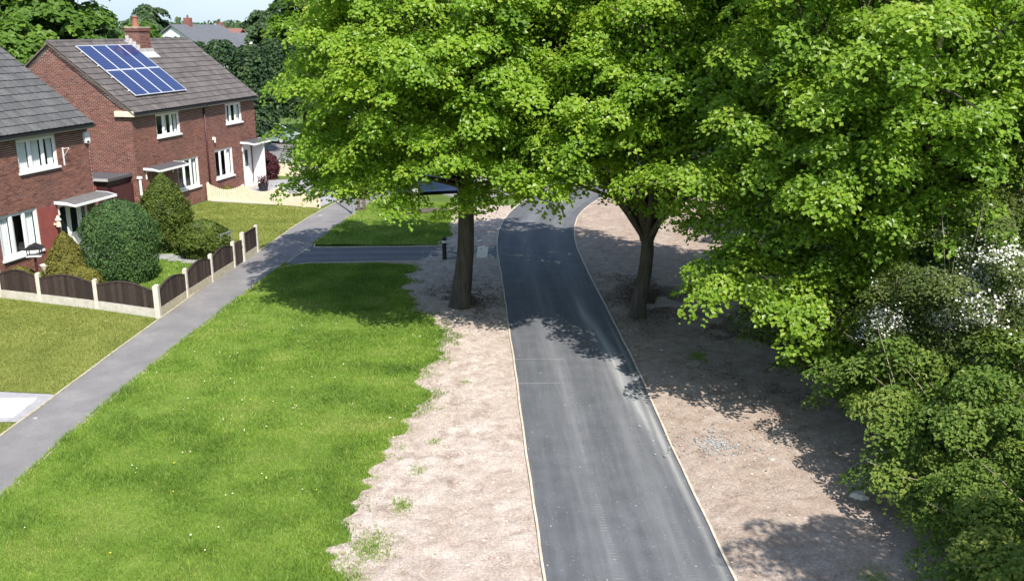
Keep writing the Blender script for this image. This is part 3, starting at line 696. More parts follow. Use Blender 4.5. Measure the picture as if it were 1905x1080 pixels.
# the two trees beside the tarmac and the wood on the right
L1 = fib_lobes((-1.4, 29.6, 9.2), (3.9, 4.7, 4.6), 24, 1.75, -.8)
L1 += [(-4.9, 28.6, 5.2, 1.2), (-5.2, 30.4, 6.2, 1.2), (-5.1, 29.4, 8.2, 1.3), (-4.2, 26.6, 5.2, 1.3), (-3.2, 25.8, 4.5, .9), (-2.0, 25.6, 5.6, 1.3), (-.6, 25.9, 5.4, 1.2), (.7, 26.8, 5.5, 1.2), (1.2, 28.6, 5.2, 1.2), (-5.0, 31.5, 5.0, 1.4),
       (-3.4, 28.0, 4.6, 1.0), (-1.0, 27.2, 4.6, .8), (-3.0, 29.8, 7, 1.8), (-.3, 29.5, 7, 1.8), (-5.0, 31.5, 9.4, 1.3), (.4, 26.4, 4.6, .8), (-.9, 26.2, 4.0, .7), (-.2, 24.9, 7.2, 1.4), (-3.0, 24.8, 7.6, 1.5), (-4.9, 26.0, 7.8, 1.6)]
L1 += [(1.0, 26.5, 8.6, 1.1), (1.3, 27.0, 10.0, 1.3), (.9, 27.3, 6.8, .9), (-5.9, 29.3, 4.7, .8), (-5.2, 28.6, 4.7, .8), (-5.7, 29.2, 5.7, .9), (-4.9, 27.8, 4.4, .7)]+front_lobes((-1.2, 29.6, 8.2), (4.35, 4.7, 4.2), 24, .95, -.85, .45)
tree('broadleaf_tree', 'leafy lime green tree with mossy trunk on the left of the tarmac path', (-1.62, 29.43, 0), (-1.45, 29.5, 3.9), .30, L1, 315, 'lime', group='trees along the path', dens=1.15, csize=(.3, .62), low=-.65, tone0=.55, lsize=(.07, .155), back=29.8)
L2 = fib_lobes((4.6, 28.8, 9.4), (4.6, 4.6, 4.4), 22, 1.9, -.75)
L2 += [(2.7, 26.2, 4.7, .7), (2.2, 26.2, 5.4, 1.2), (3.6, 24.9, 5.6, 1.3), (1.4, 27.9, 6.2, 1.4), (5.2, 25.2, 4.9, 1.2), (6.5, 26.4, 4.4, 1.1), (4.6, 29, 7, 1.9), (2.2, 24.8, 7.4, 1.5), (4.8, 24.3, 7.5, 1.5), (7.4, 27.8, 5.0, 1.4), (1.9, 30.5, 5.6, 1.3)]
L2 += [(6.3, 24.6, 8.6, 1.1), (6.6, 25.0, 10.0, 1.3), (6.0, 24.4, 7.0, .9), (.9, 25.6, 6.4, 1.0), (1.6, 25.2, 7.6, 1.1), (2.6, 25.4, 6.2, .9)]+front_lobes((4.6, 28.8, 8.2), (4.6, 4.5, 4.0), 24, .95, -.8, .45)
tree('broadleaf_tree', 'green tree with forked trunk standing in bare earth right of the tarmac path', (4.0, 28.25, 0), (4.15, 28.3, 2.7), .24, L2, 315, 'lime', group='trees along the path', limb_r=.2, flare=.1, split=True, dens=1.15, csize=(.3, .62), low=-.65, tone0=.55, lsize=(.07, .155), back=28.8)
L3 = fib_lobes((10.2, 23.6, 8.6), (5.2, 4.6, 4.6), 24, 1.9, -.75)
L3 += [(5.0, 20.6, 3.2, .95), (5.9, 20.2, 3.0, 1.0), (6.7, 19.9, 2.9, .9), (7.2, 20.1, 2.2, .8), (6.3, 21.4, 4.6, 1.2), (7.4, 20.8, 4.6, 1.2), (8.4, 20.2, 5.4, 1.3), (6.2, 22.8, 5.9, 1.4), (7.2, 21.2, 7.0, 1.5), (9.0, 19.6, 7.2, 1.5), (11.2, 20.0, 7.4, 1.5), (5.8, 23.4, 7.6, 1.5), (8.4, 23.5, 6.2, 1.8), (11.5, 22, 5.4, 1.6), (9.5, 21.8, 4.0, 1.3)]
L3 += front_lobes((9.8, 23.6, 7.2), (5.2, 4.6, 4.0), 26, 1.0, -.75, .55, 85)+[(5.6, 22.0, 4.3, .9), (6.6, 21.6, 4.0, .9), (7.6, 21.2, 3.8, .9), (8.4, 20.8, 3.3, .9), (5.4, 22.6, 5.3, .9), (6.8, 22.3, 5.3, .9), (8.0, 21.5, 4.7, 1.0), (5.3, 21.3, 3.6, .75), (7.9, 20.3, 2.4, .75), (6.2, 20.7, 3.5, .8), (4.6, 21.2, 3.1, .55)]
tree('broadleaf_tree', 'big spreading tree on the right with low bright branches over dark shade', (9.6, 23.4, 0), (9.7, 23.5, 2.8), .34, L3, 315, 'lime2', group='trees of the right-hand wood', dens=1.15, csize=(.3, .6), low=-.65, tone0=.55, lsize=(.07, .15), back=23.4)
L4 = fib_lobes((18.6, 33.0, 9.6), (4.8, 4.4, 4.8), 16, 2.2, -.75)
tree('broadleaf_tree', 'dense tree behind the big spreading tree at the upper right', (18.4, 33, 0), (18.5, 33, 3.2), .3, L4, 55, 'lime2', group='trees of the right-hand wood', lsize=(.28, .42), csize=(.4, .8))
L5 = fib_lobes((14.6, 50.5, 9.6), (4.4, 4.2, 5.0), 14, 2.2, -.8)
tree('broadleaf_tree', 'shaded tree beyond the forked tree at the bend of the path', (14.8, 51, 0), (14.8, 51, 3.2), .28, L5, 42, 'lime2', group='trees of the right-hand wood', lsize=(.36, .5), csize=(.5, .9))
for i, (x, y, h, rr, lab) in enumerate([(-5.2, 66, 12, 4.6, 'far tree seen through gaps of the left tree'), (3.2, 72, 13, 5, 'far tree behind the bend of the path'), (17, 62, 13, 5.2, 'far tree behind the middle of the right-hand wood'), (27, 52, 13, 5.4, 'far tree at the right end of the wood'), (20, 42, 13, 4.6, 'tall tree behind the dense upper right tree')]):
    L = fib_lobes((x, y, h*.6), (rr*.8, rr*.8, h*.34), 11, rr*.5, -.85)
    tree('background_tree', lab, (x, y, 0), (x, y, 2.6), .26, L, 20, 'midtree', group='trees behind the path', lsize=(.5, .78), csize=(.8, 1.3), dens=.55)

# hawthorn and shrubs down the right side
def shrub(name, label, base, lobes, per, leaf, lsize, csize, cat='shrub', group='shrubs along the right edge', stems=9, sr=.03, **k):
    root = empty(name, base, 0, label, cat, group); off = np.array(base)
    V = []; F = []; random.seed(int(abs(base[0]*37+base[1]*91)))
    for (x, y, z, R) in lobes:
        for j in range(max(2, stems//len(lobes)+1)):
            s = Vector((base[0]+random.gauss(0, .25), base[1]+random.gauss(0, .25), 0)); d = Vector((random.gauss(0, 1), random.gauss(0, 1), random.gauss(.2, .7))).normalized()*R*random.uniform(.8, 1.12)
            e = Vector((x, y, z))+d; e.z = max(e.z, .3); mid = s.lerp(e, .5)+Vector((random.gauss(0, .2), random.gauss(0, .2), .35))
            pp = [s*(1-q)**2+mid*2*q*(1-q)+e*q*q for q in [i/7 for i in range(8)]]
            v, f = tube_arr(pp, [sr*(1-.85*i/7) for i in range(8)], 5); b = len(V); V.extend(v); F.extend([tuple(i+b for i in q) for q in f])
    link('stems', mesh_np('stems', np.array([tuple(v) for v in V])-off, F, smooth=True), M['twig'], root)
    P, Nn, S, T = lobe_leaves(lobes, per, lsize=lsize, csize=csize, **k); ok = P[:, 2] > .05
    link('foliage', leaf_mesh('foliage', P[ok]-off, Nn[ok], S[ok], T[ok], .6), M[leaf], root)
    return root, (P[ok], Nn[ok])

def blossom(root, P, n, sz, sel):
    k = sel(P); P = P[k]; idx = rng.integers(0, len(P), n//14); Q = []
    for i in idx: Q.append(P[i]+rng.normal(0, .075, (14, 3))+np.array([0, -.03, .05]))
    Q = np.concatenate(Q); off = np.array(root.location)
    link('blossom', leaf_mesh('blossom', Q-off, rng.normal(0, .5, (len(Q), 3))+np.array([0, -.3, .8]), rng.uniform(*sz, len(Q)), rng.uniform(0, 1, len(Q)), .95), M['blossom'], root)
HW = [(8.2, 18.0, 3.6, 1.0), (9.2, 17.4, 4.0, 1.1), (8.6, 17.2, 2.9, 1.0), (9.6, 18.4, 4.7, 1.2), (7.9, 18.6, 2.8, .9), (10.0, 17.0, 3.2, 1.1), (9.0, 18.8, 3.0, 1.2), (10.4, 18.2, 3.9, 1.2)]
hw, (P, Nn) = shrub('hawthorn', 'hawthorn shrub covered in white blossom at the right edge', (9.2, 18.2, 0), HW, 620, 'hawthorn', (.055, .095), (.25, .5), dens=1.9, stems=26)
blossom(hw, P, 9500, (.035, .065), lambda P: (fbm(P[:, 0]*1.6, P[:, 2]*1.6+P[:, 1], 17) > np.where(P[:, 0] < 9.4, .49, .55)) & (P[:, 2] > 2.3) & (P[:, 2] < 4.9))
HX = [(10.8, 20.2, 6.0, 1.1), (11.4, 19.6, 5.2, 1.1), (10.6, 19.4, 4.7, 1.0), (12.0, 20.4, 6.4, 1.2), (11.6, 19.0, 4.2, 1.1)]
shrub('tall_shrub', 'tall thin grey-green shrub with bare twigs above the white blossom', (11.2, 20.0, 0), HX, 260, 'hawthorn', (.06, .10), (.3, .55), stems=50, sr=.04, tone0=.7)
S1 = [(7.4, 16.7, 1.7, .8), (7.2, 15.7, .9, .65), (7.6, 17.4, 2.4, .8), (7.9, 16.2, 1.5, .95), (8.6, 15.6, 2.2, 1.1), (7.7, 15.4, .9, .8), (9.2, 16.2, 2.6, 1.1), (8.2, 16.9, 2.2, .9), (9.4, 14.9, 2.3, 1.1), (8.5, 14.6, 1.2, .9)]
shrub('shrub', 'mixed green shrub below the blossoming hawthorn beside the bare earth', (8.5, 15.7, 0), S1, 700, 'shrub', (.07, .12), (.25, .48), dens=2.0, stems=40, tone0=.68)
S2 = [(7.2, 13.9, .8, .65), (7.3, 12.7, .9, .65), (7.7, 13.4, .9, .8), (8.5, 13.6, 1.8, 1.0), (9.4, 13.4, 2.4, 1.1), (8.2, 12.3, 1.0, .9), (9.0, 12.2, 1.9, 1.0), (9.8, 12.4, 2.4, 1.0), (8.0, 14.2, 1.3, .8)]
shrub('shrub', 'leafy green shrub in the bottom right corner of the picture', (8.8, 12.9, 0), S2, 700, 'shrub', (.065, .11), (.25, .45), dens=2.0, stems=30, tone0=.7)
S3 = [(7.1, 20.4, 1.5, .8), (6.9, 21.8, 1.7, .9), (7.2, 18.7, 1.8, .75), (7.0, 23.4, 1.5, .9), (7.6, 18.8, 1.2, .9), (8.2, 19.8, 1.6, 1.0), (9.0, 20.6, 2.2, 1.2), (8.3, 21.4, 1.4, 1.0), (8.8, 22.4, 1.6, 1.2), (9.2, 24.2, 1.6, 1.3), (9.6, 26.2, 1.7, 1.4)]
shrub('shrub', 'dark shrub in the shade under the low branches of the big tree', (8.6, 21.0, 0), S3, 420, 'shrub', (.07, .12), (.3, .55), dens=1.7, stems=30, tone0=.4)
S0 = [(8.6, 9.6, 1.3, 1.0), (8.8, 8.6, 2.6, 1.2), (8.6, 9.2, 4.2, 1.2), (7.9, 8.6, 5.6, 1.1), (7.7, 9.1, 7.0, 1.1), (7.3, 8.6, 7.4, .9), (8.2, 8.4, 6.8, 1.2), (7.4, 7.6, 6.9, 1.0), (8.0, 9.8, 6.2, 1.1)]
shrub('shrub', 'overhanging shrub just outside the picture whose shade falls on the lower right earth', (8.9, 8.7, 0), S0, 330, 'shrub', (.08, .13), (.4, .65), dens=1.1)
L6 = [(11.5, 27.5, 2.4, 1.5), (13, 26.2, 2.6, 1.6), (11.4, 30.5, 2.2, 1.6), (13.6, 31, 2.5, 1.7), (12.5, 34.5, 2.2, 1.8), (13.5, 38, 2.4, 1.9)]
shrub('shrub', 'deep undergrowth thicket behind the big spreading tree', (12.4, 30.5, 0), L6, 100, 'darkhedge', (.14, .22), (.5, .9), stems=20, tone0=.5)

# added brown flakes whose dark colour deepens the shade under the trees
def shade_scatter(cx, cy, rx, ry, n, seed):
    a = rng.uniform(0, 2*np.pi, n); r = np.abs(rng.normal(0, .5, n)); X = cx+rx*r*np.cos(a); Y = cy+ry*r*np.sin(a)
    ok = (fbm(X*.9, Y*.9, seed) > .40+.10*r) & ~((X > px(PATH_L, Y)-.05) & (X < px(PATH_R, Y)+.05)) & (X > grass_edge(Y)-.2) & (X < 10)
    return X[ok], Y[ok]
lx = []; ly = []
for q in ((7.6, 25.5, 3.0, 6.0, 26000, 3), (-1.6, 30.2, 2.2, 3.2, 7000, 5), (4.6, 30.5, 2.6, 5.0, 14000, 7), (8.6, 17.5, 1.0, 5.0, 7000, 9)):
    x, y = shade_scatter(*q); lx.append(x); ly.append(y)
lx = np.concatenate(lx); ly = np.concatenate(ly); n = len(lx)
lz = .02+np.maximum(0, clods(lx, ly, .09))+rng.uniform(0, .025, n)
me = leaf_mesh('shade_flakes', np.stack([lx, ly, lz], 1), np.array([0, 0, 1.0])+rng.normal(0, .3, (n, 3)), rng.uniform(.03, .065, n), rng.uniform(0, 1, n), .7)
M['shade_scatter'] = toned('shade_flake_brown', [(0, (.06, .04, .026)), (.5, (.12, .082, .055)), (.9, (.20, .145, .10)), (1, (.28, .21, .14))], .9, 30, .3, False, 0)
tag(link('shade_flakes', me, M['shade_scatter']), 'brown flakes added to darken the shaded earth under the trees', 'leaf litter', kind='stuff')

# ------------------------------------------------------------------ garden plants
def solid_shrub(name, label, base, prof, n, leaf, lsize, lump=.08, cat='bush', group='garden bushes', up=.0):
    """prof: list of (z, radius); leaves on a lumpy surface of revolution, with a short stem"""
    root = empty(name, base, 0, label, cat, group); pz = np.array([p[0] for p in prof]); pr = np.array([p[1] for p in prof])
    zz = np.linspace(pz[0], pz[-1], 400); wgt = np.interp(zz, pz, pr)+.05; cdf = np.cumsum(wgt); cdf /= cdf[-1]
    z = np.interp(rng.uniform(0, 1, n), cdf, zz); a = rng.uniform(0, 2*np.pi, n)
    r = np.interp(z, pz, pr); slope = np.interp(z+.05, pz, pr)-np.interp(z-.05, pz, pr)
    lm = 1+lump*(2*fbm(a*2.4+5, z*2.6, 23)-1)*2
    stray = (rng.uniform(0, 1, n) < .09) & (fbm(a*4, z*5, 44) > .5)
    depth = np.where(rng.uniform(0, 1, n) < .8, rng.uniform(.9, 1.08, n), rng.uniform(.6, .95, n)); rr = r*lm*np.where(stray, rng.uniform(1.05, 1.2, n), depth)
    P = np.stack([rr*np.cos(a), rr*np.sin(a), z], 1); Nn = np.stack([np.cos(a), np.sin(a), -slope*8+up], 1)+rng.normal(0, .5, (n, 3))
    tone = np.clip(.5+.8*(fbm(a*3, z*4, 29)-.47)+rng.normal(0, .17, n), 0, 1)
    link('foliage', leaf_mesh('foliage', P, Nn, rng.uniform(*lsize, n), tone, .6), M[leaf], root)
    MB().tube([(0, 0, -.05), (.02, 0, pz[-1]*.4), (0, .02, pz[-1]*.8)], [.07, .05, .02], 7).build('stem', M['bark'], root)
    return root
solid_shrub('clipped_bush', 'big round-topped clipped dark green bush behind the brown fence', (-14.05, 32.9, 0), [(.05, 1.0), (.6, 1.16), (1.3, 1.24), (1.9, 1.2), (2.35, 1.02), (2.7, .7), (2.9, .35), (2.97, .02)], 26000, 'dome', (.05, .10), .10)
solid_shrub('upright_conifer', 'tall oval yellow-green conifer between the dark clipped bush and house', (-14.1, 37.6, 0), [(.05, .7), (.5, .86), (1.3, .95), (2.0, .82), (2.6, .55), (3.0, .25), (3.2, .02)], 18000, 'conifer', (.06, .13), .2)
solid_shrub('golden_conifer', 'small ragged golden conifer by the porch of the nearer house', (-15.55, 31.9, 0), [(.05, .55), (.35, .75), (.9, .62), (1.4, .42), (1.8, .2), (2.0, .02)], 15000, 'golden', (.05, .1), .2)
solid_shrub('golden_conifer', 'low spreading golden shrub leaning on the brown fence panel', (-14.75, 31.2, 0), [(.05, .5), (.4, .62), (.75, .42), (.95, .02)], 7000, 'golden', (.05, .1), .2)
solid_shrub('rounded_bush', 'rounded dark bush with yellowish leaves beside the garden gate', (-12.25, 36.6, 0), [(.05, .7), (.5, .95), (.95, .88), (1.3, .55), (1.5, .05)], 14000, 'conifer', (.08, .14), .18)
solid_shrub('low_bush', 'low yellow-green bush under the window of the nearer house', (-17.3, 31.9, 0), [(.05, .45), (.4, .55), (.65, .3), (.78, .02)], 5000, 'golden', (.05, .09), .2)
solid_shrub('maroon_shrub', 'dark maroon shrub beside the white door of the solar house', (-14.7, 56.4, 0), [(.05, .5), (.7, .7), (1.3, .55), (1.7, .05)], 5000, 'maroon', (.08, .14), .15)
solid_shrub('low_bush', 'small orange-flecked plant below the window behind cream pickets', (-15.4, 50.6, 0), [(.03, .4), (.3, .5), (.55, .05)], 2500, 'golden', (.06, .1), .2)

# ------------------------------------------------------------------ houses
DEG13 = math.radians(77)
def facade_cells(openings, s0, s1, z0, z1):
    xs = sorted({s0, s1, *[v for o in openings for v in (o[0], o[1])]}); zs = sorted({z0, z1, *[v for o in openings for v in (o[2], o[3])]})
    for i in range(len(xs)-1):
        for j in range(len(zs)-1):
            cx, cz = (xs[i]+xs[i+1])/2, (zs[j]+zs[j+1])/2
            if not any(o[0] < cx < o[1] and o[2] < cz < o[3] for o in openings): yield xs[i], xs[i+1], zs[j], zs[j+1]

def bricks(mb, s0, s1, z0, z1, fmap, top=None, openings=(), proud=.014):
    """stretcher bond; fmap(s, z, out) -> point"""
    j = 0; z = z0
    while z+.058 < z1:
        s = s0-(.1125 if j % 2 else 0)
        while s < s1:
            a, b = max(s, s0), min(s+.211, s1)
            hi = 9e9 if top is None else min(top(a), top(b))
            zt = min(z+.058, hi)
            if b-a > .03 and zt-z > .02:
                seg = [(a, b)]
                for o in openings:
                    if z+.058 > o[2]+.005 and z < o[3]-.005:
                        ns = []
                        for (p, q) in seg:
                            if q <= o[0] or p >= o[1]: ns.append((p, q))
                            else:
                                if o[0]-p > .03: ns.append((p, o[0]))
                                if q-o[1] > .03: ns.append((o[1], q))
                        seg = ns
                for (p, q) in seg:
                    pr = proud+random.uniform(-.003, .003); n = len(mb.v); t = min(1, max(0, random.gauss(.5, .22)))
                    mb.v += [fmap(p, z, 0), fmap(q, z, 0), fmap(q, zt, 0), fmap(p, zt, 0), fmap(p+.003, z+.003, pr), fmap(q-.003, z+.003, pr), fmap(q-.003, zt-.003, pr), fmap(p+.003, zt-.003, pr)]
                    mb.f += [(n+4, n+5, n+6, n+7), (n, n+1, n+5, n+4), (n+1, n+2, n+6, n+5), (n+2, n+3, n+7, n+6), (n+3, n, n+4, n+7)]; mb.t += [t]*5
            s += .225
        z += .075; j += 1

def window(root, s0, s1, z0, z1, lights=3, curtain=(1, 1, 1), frame=.07, label=None, proud=.0):
    """white casement in an opening: frame, mullions, panes, sill, curtains"""
    f = MB(); y0, y1 = .035-proud, .105
    f.box(s0, y0, z0, s1, y1, z0+frame); f.box(s0, y0, z1-frame, s1, y1, z1)
    f.box(s0, y0, z0+frame, s0+frame, y1, z1-frame); f.box(s1-frame, y0, z0+frame, s1, y1, z1-frame)
    wl = (s1-s0)/lights
    for k in range(1, lights): f.box(s0+k*wl-.055, y0-.004, z0+frame, s0+k*wl+.055, y1, z1-frame)
    wo = f.build('window', M['upvc'], root)
    if label: wo['label'] = label
    for k in range(lights):
        a = s0+k*wl+(frame if k == 0 else .055); b = s0+(k+1)*wl-(frame if k == lights-1 else .055)
        sash = MB(); e = .035; y = .05-proud
        sash.box(a, y, z0+frame, b, y+.03, z0+frame+e); sash.box(a, y, z1-frame-e, b, y+.03, z1-frame); sash.box(a, y, z0+frame+e, a+e, y+.03, z1-frame-e); sash.box(b-e, y, z0+frame+e, b, y+.03, z1-frame-e)
        sash.build('sash', M['upvc'], wo)
        MB().poly([(a+e, y+.012, z0+frame+e), (b-e, y+.012, z0+frame+e), (b-e, y+.012, z1-frame-e), (a+e, y+.012, z1-frame-e)]).build('pane', M['glass'], wo)
        if curtain[k]:
            c = MB(); n = 16; wd = (b-a)*curtain[k]; st = a if k < 2 else b-wd; pts = []
            for i in range(n+1):
                pts.append((st+wd*i/n, .15+.02*math.sin(i*1.9+k)))
            for i in range(n): c.poly([(pts[i][0], pts[i][1], z0+.05), (pts[i+1][0], pts[i+1][1], z0+.05), (pts[i+1][0], pts[i+1][1], z1-.05), (pts[i][0], pts[i][1], z1-.05)])
            c.build('curtain', M['curtain'], wo)
    MB().box(s0-.06, -.10, z0-.075, s1+.06, .06, z0-.002).build('sill', M['upvc'], wo)
    MB().box(s0-.3, .62, z0-.5, s1+.3, .66, z1+.1).build('room', M['room'], wo)
    return wo

def tile_mesh(name, w_, l_):
    """interlocking concrete tile: flat pan with a raised roll along one side; slopes along +y"""
    m = MB(); t = .034
    prof = [(0, 0), (.03*1, .0), (.06, .016), (.10, .016), (.13, 0), (w_, 0), (w_, t), (.135, t), (.105, t+.016), (.055, t+.016), (.025, t), (0, t)]
    m.prism(prof[:], 1, 0, l_); return m.mesh(name)

def roof(root, s0, s1, eaves, ridge, half, mat, camloc, over=.3, cols_from=None, indiv=300):
    """two slopes; tiles of the front slope are single pieces"""
    slope = math.atan2(ridge-eaves, half+over); ln = math.hypot(ridge-eaves, half+over)
    r = MB(); th = .10
    r.prism([(-over+.02, eaves-th-.02), (half, ridge-th-.02), (2*half+over-.02, eaves-th-.02), (2*half+over-.02, eaves-.045), (half, ridge-.045), (-over+.02, eaves-.045)][::-1], 0, s0+.04, s1-.04)
    ro = r.build('roof', mat, root)
    tw, gauge = .30, ln/13.0; tm = tile_mesh('roof_tile', tw-.004, gauge+.075); tm.materials.append(mat)
    rows = 13; items = []
    for i in range(rows):
        c = 0; x = s0 if cols_from is None else cols_from
        while x+tw <= s1+.02:
            d = i*gauge-.02; p = Vector((x, -over+d*math.cos(slope), eaves+d*math.sin(slope))); items.append((p, x, i)); x += tw; c += 1
    inv = Matrix.Translation(root.location) @ Matrix.Rotation(root.rotation_euler.z, 4, 'Z')
    items.sort(key=lambda it: ((inv @ it[0])-Vector(camloc)).length)
    rest = MB()
    for k, (p, x, i) in enumerate(items):
        tilt = slope-math.radians(4.6)+random.uniform(-.006, .006); rz = random.uniform(-.006, .006)
        if k < indiv:
            o = link('roof_tile', tm, None, ro); o.location = p; o.rotation_euler = (tilt, 0, rz)
        else:
            mt = Matrix.Translation(p) @ Matrix.Rotation(tilt, 4, 'X'); b = len(rest.v)
            rest.v += [tuple(mt @ v.co) for v in tm.vertices]; rest.f += [tuple(b+q for q in pl.vertices) for pl in tm.polygons]; rest.t += [random.random()]*len(tm.polygons)
    if rest.v:
        o = rest.build('roof_tiles', mat, ro); o['kind'] = 'stuff'
    # ridge caps
    cap = MB(); n = 7; R = .13
    for a in range(n-1):
        t0, t1 = math.pi*a/(n-1), math.pi*(a+1)/(n-1)
        cap.poly([(0, R*math.cos(t0), R*math.sin(t0)), (.44, R*math.cos(t0), R*math.sin(t0)), (.44, R*math.cos(t1), R*math.sin(t1)), (0, R*math.cos(t1), R*math.sin(t1))])
    cap.poly([(0, R*math.cos(math.pi*a/(n-1)), R*math.sin(math.pi*a/(n-1))) for a in range(n)])
    cm = cap.mesh('ridge_tile'); cm.materials.append(mat); x = s0 if cols_from is None else cols_from
    while x+.44 < s1+.05:
        o = link('ridge_tile', cm, None, ro); o.location = (x, half, ridge-.075+random.uniform(-.006, .006)); x += .445
    return ro

def canopy(root, s0, s1, z, depth=.85, mat='felt'):
    """flat felted porch canopy with a bent-up white front edge"""
    c = MB(); k = .55
    prof = [(0, z+.10), (-depth*k, z+.085), (-depth, z-.0), (-depth, z-.04), (-depth*k, z+.03), (0, z+.045)]
    c.prism(prof, 0, s0, s1); co = c.build('canopy', M[mat], root)
    f = MB(); f.box(s0-.02, -depth-.035, z-.075, s1+.02, -depth-.001, z+.022)
    f.prism([(0, z+.112), (-depth*k, z+.097), (-depth, z+.012), (-depth, z-.065), (-depth*k, z-.01), (0, z+.0)], 0, s0-.03, s0-.002)
    f.prism([(0, z+.112), (-depth*k, z+.097), (-depth, z+.012), (-depth, z-.065), (-depth*k, z-.01), (0, z+.0)], 0, s1+.002, s1+.03)
    f.build('canopy_edge', M['upvc'], co)
    for x in (s0+.12, s1-.17):
        MB().prism([(-.002, z-.45), (-.002, z+.03), (-depth*.75, z+.0), (-depth*.75, z-.04), (-.06, z-.12), (-.06, z-.45)][::-1], 0, x, x+.05).build('bracket', M['upvc'], co)
    return co

def door(root, s0, s1, z1, mat, glazed=True, label=None, z0=.12):
    d = MB(); d.box(s0, .03, z0, s0+.07, .12, z1); d.box(s1-.07, .03, z0, s1, .12, z1); d.box(s0+.07, .03, z1-.07, s1-.07, .12, z1)
    d.box(s0+.07, .05, z0, s1-.07, .10, z1-.07); do = d.build('door', M[mat], root)
    if label: do['label'] = label
    w_ = s1-s0
    if glazed: MB().box(s0+w_*.32, .042, z0+1.05, s1-w_*.32, .049, z1-.28).build('pane', M['carglass'], do)
    MB().box(s1-.20, .0, z0+.95, s1-.15, .049, z0+1.12).build('handle', M['alu'], do)
    MB().box(s0+w_*.36, .035, z0+.72, s1-w_*.36, .049, z0+.77).build('letter_plate', M['alu'], do)
    MB().box(s0-.15, -.55, 0.0, s1+.15, .03, .12).build('step', M['concrete'], do)
    return do

def house(name, label, loc, s0, s1, eaves, ridge, half, openings, tiles, brick_from, gable_brick):
    root = empty(name, loc, DEG13, label, 'house', 'brick semi-detached houses')
    wall = MB(); ew = eaves-.02
    for (a, b, c, d) in facade_cells(openings, s0, s1, 0, ew): wall.poly([(a, 0, c), (b, 0, c), (b, 0, d), (a, 0, d)])
    for (a, b, c, d) in openings:
        q = .13
        wall.poly([(a, 0, c), (a, 0, d), (a, q, d), (a, q, c)]); wall.poly([(b, 0, d), (b, 0, c), (b, q, c), (b, q, d)])
        wall.poly([(a, 0, c), (a, q, c), (b, q, c), (b, 0, c)]); wall.poly([(a, q, d), (a, 0, d), (b, 0, d), (b, q, d)])
    hr = ridge-.12
    for x in (s0, s1): wall.poly([(x, 0, 0), (x, 0, ew), (x, half, hr), (x, 2*half, ew), (x, 2*half, 0)])
    wall.poly([(s0, 2*half, 0), (s1, 2*half, 0), (s1, 2*half, ew), (s0, 2*half, ew)])
    wo = wall.build('wall', M['mortar'], root)
    bm = MB(); bricks(bm, brick_from, s1, .02, ew-.03, lambda s, z, o: (s, -o, z), None, openings)
    if gable_brick:
        tp_ = lambda t: (ew+(hr-ew)*min(t, 2*half-t)/half)-.03
        bricks(bm, 0, 2*half, .02, hr, lambda s, z, o: (s0-o, s, z), tp_)
    b = bm.build('bricks', M['brick'], wo); b['kind'] = 'stuff'
    roof(root, s0-.15, s1+.15, eaves, ridge, half, M[tiles], cam.location, cols_from=None if gable_brick else brick_from)
    # eaves: soffit, fascia, gutter
    e = MB(); e.box(s0-.1, -.26, eaves-.20, s1+.1, -.235, eaves-.06); e.box(s0-.1, -.235, eaves-.20, s1+.1, -.012, eaves-.18); e.build('fascia', M['fascia'], root)
    gt = MB(); gt.prism([(-.36, eaves-.07), (-.345, eaves-.125), (-.30, eaves-.145), (-.265, eaves-.125), (-.262, eaves-.07), (-.272, eaves-.07), (-.275, eaves-.12), (-.30, eaves-.133), (-.335, eaves-.118), (-.35, eaves-.07)], 0, s0-.12, s1+.12)
    gt.build('gutter', M['gutter'], root)
    return root

# house with the solar array
OB = [(1.93, 3.90, 3.73, 4.80), (8.40, 10.10, 3.75, 4.80), (3.36, 5.27, .90, 2.40), (6.95, 8.78, .95, 2.46), (1.15, 2.10, .12, 2.18), (9.92, 10.92, .12, 2.38)]
hb = house('brick_house', 'red brick semi-detached pair with blue solar panels and chimney', (-17.46, 43.6, 0), 0, 11.65, 5.06, 8.2, 3.8, OB, 'tileB', 0, True)
for (a, b, c, d), cur in zip(OB[:4], ((0, .6, .4), (.8, .5, .8), (0, .3, .35), (.2, .35, .9))): window(hb, a, b, c, d, 3, cur)
door(hb, 1.15, 2.10, 2.18, 'darkmaroon', True, 'dark door in shade under the canopy'); door(hb, 9.92, 10.92, 2.38, 'upvc', True, 'white front door with a dark slim pane')
canopy(hb, .55, 3.05, 2.34); canopy(hb, 9.75, 11.75, 2.52)
MB().box(11.02, -.75, .0, 11.12, -.02, 2.45).build('porch_screen', M['upvc'], hb)
dp = MB(); dp.cyl((6.18, -.07), .045, .045, .1, 4.75, 10); dp.tube([(6.18, -.07, 4.7), (6.18, -.1, 4.8), (6.18, -.28, 4.93)], [.045]*3, 8); dp.build('downpipe', M['drain'], hb, True)
wp = MB(); wp.cyl((.03, -.12), .06, .06, 0, 2.05, 10); wp.box(-.06, -.2, 2.02, .12, -.02, 2.12); wp.build('white_pipe', M['upvc'], hb)
wl_ = MB(); wl_.box(6.84, -.16, 3.05, 6.94, -.01, 3.2); wl_.cyl((6.89, -.13), .05, .03, 2.92, 3.05, 8); wl_.build('wall_lamp', M['upvc'], hb)
MB().box(-.16, -.27, 4.87, -.012, .72, 5.12).build('box_end', M['cream'], hb)
vg = MB()
for sgn in (1,):
    vg.prism([(-.28, 4.93), (3.8, 8.06), (3.8, 8.14), (-.28, 5.01)], 0, -.17, -.152); vg.prism([(3.8, 8.06), (7.9, 4.93), (7.9, 5.01), (3.8, 8.14)], 0, -.17, -.152)
vg.build('verge', M['oldwood'], hb)
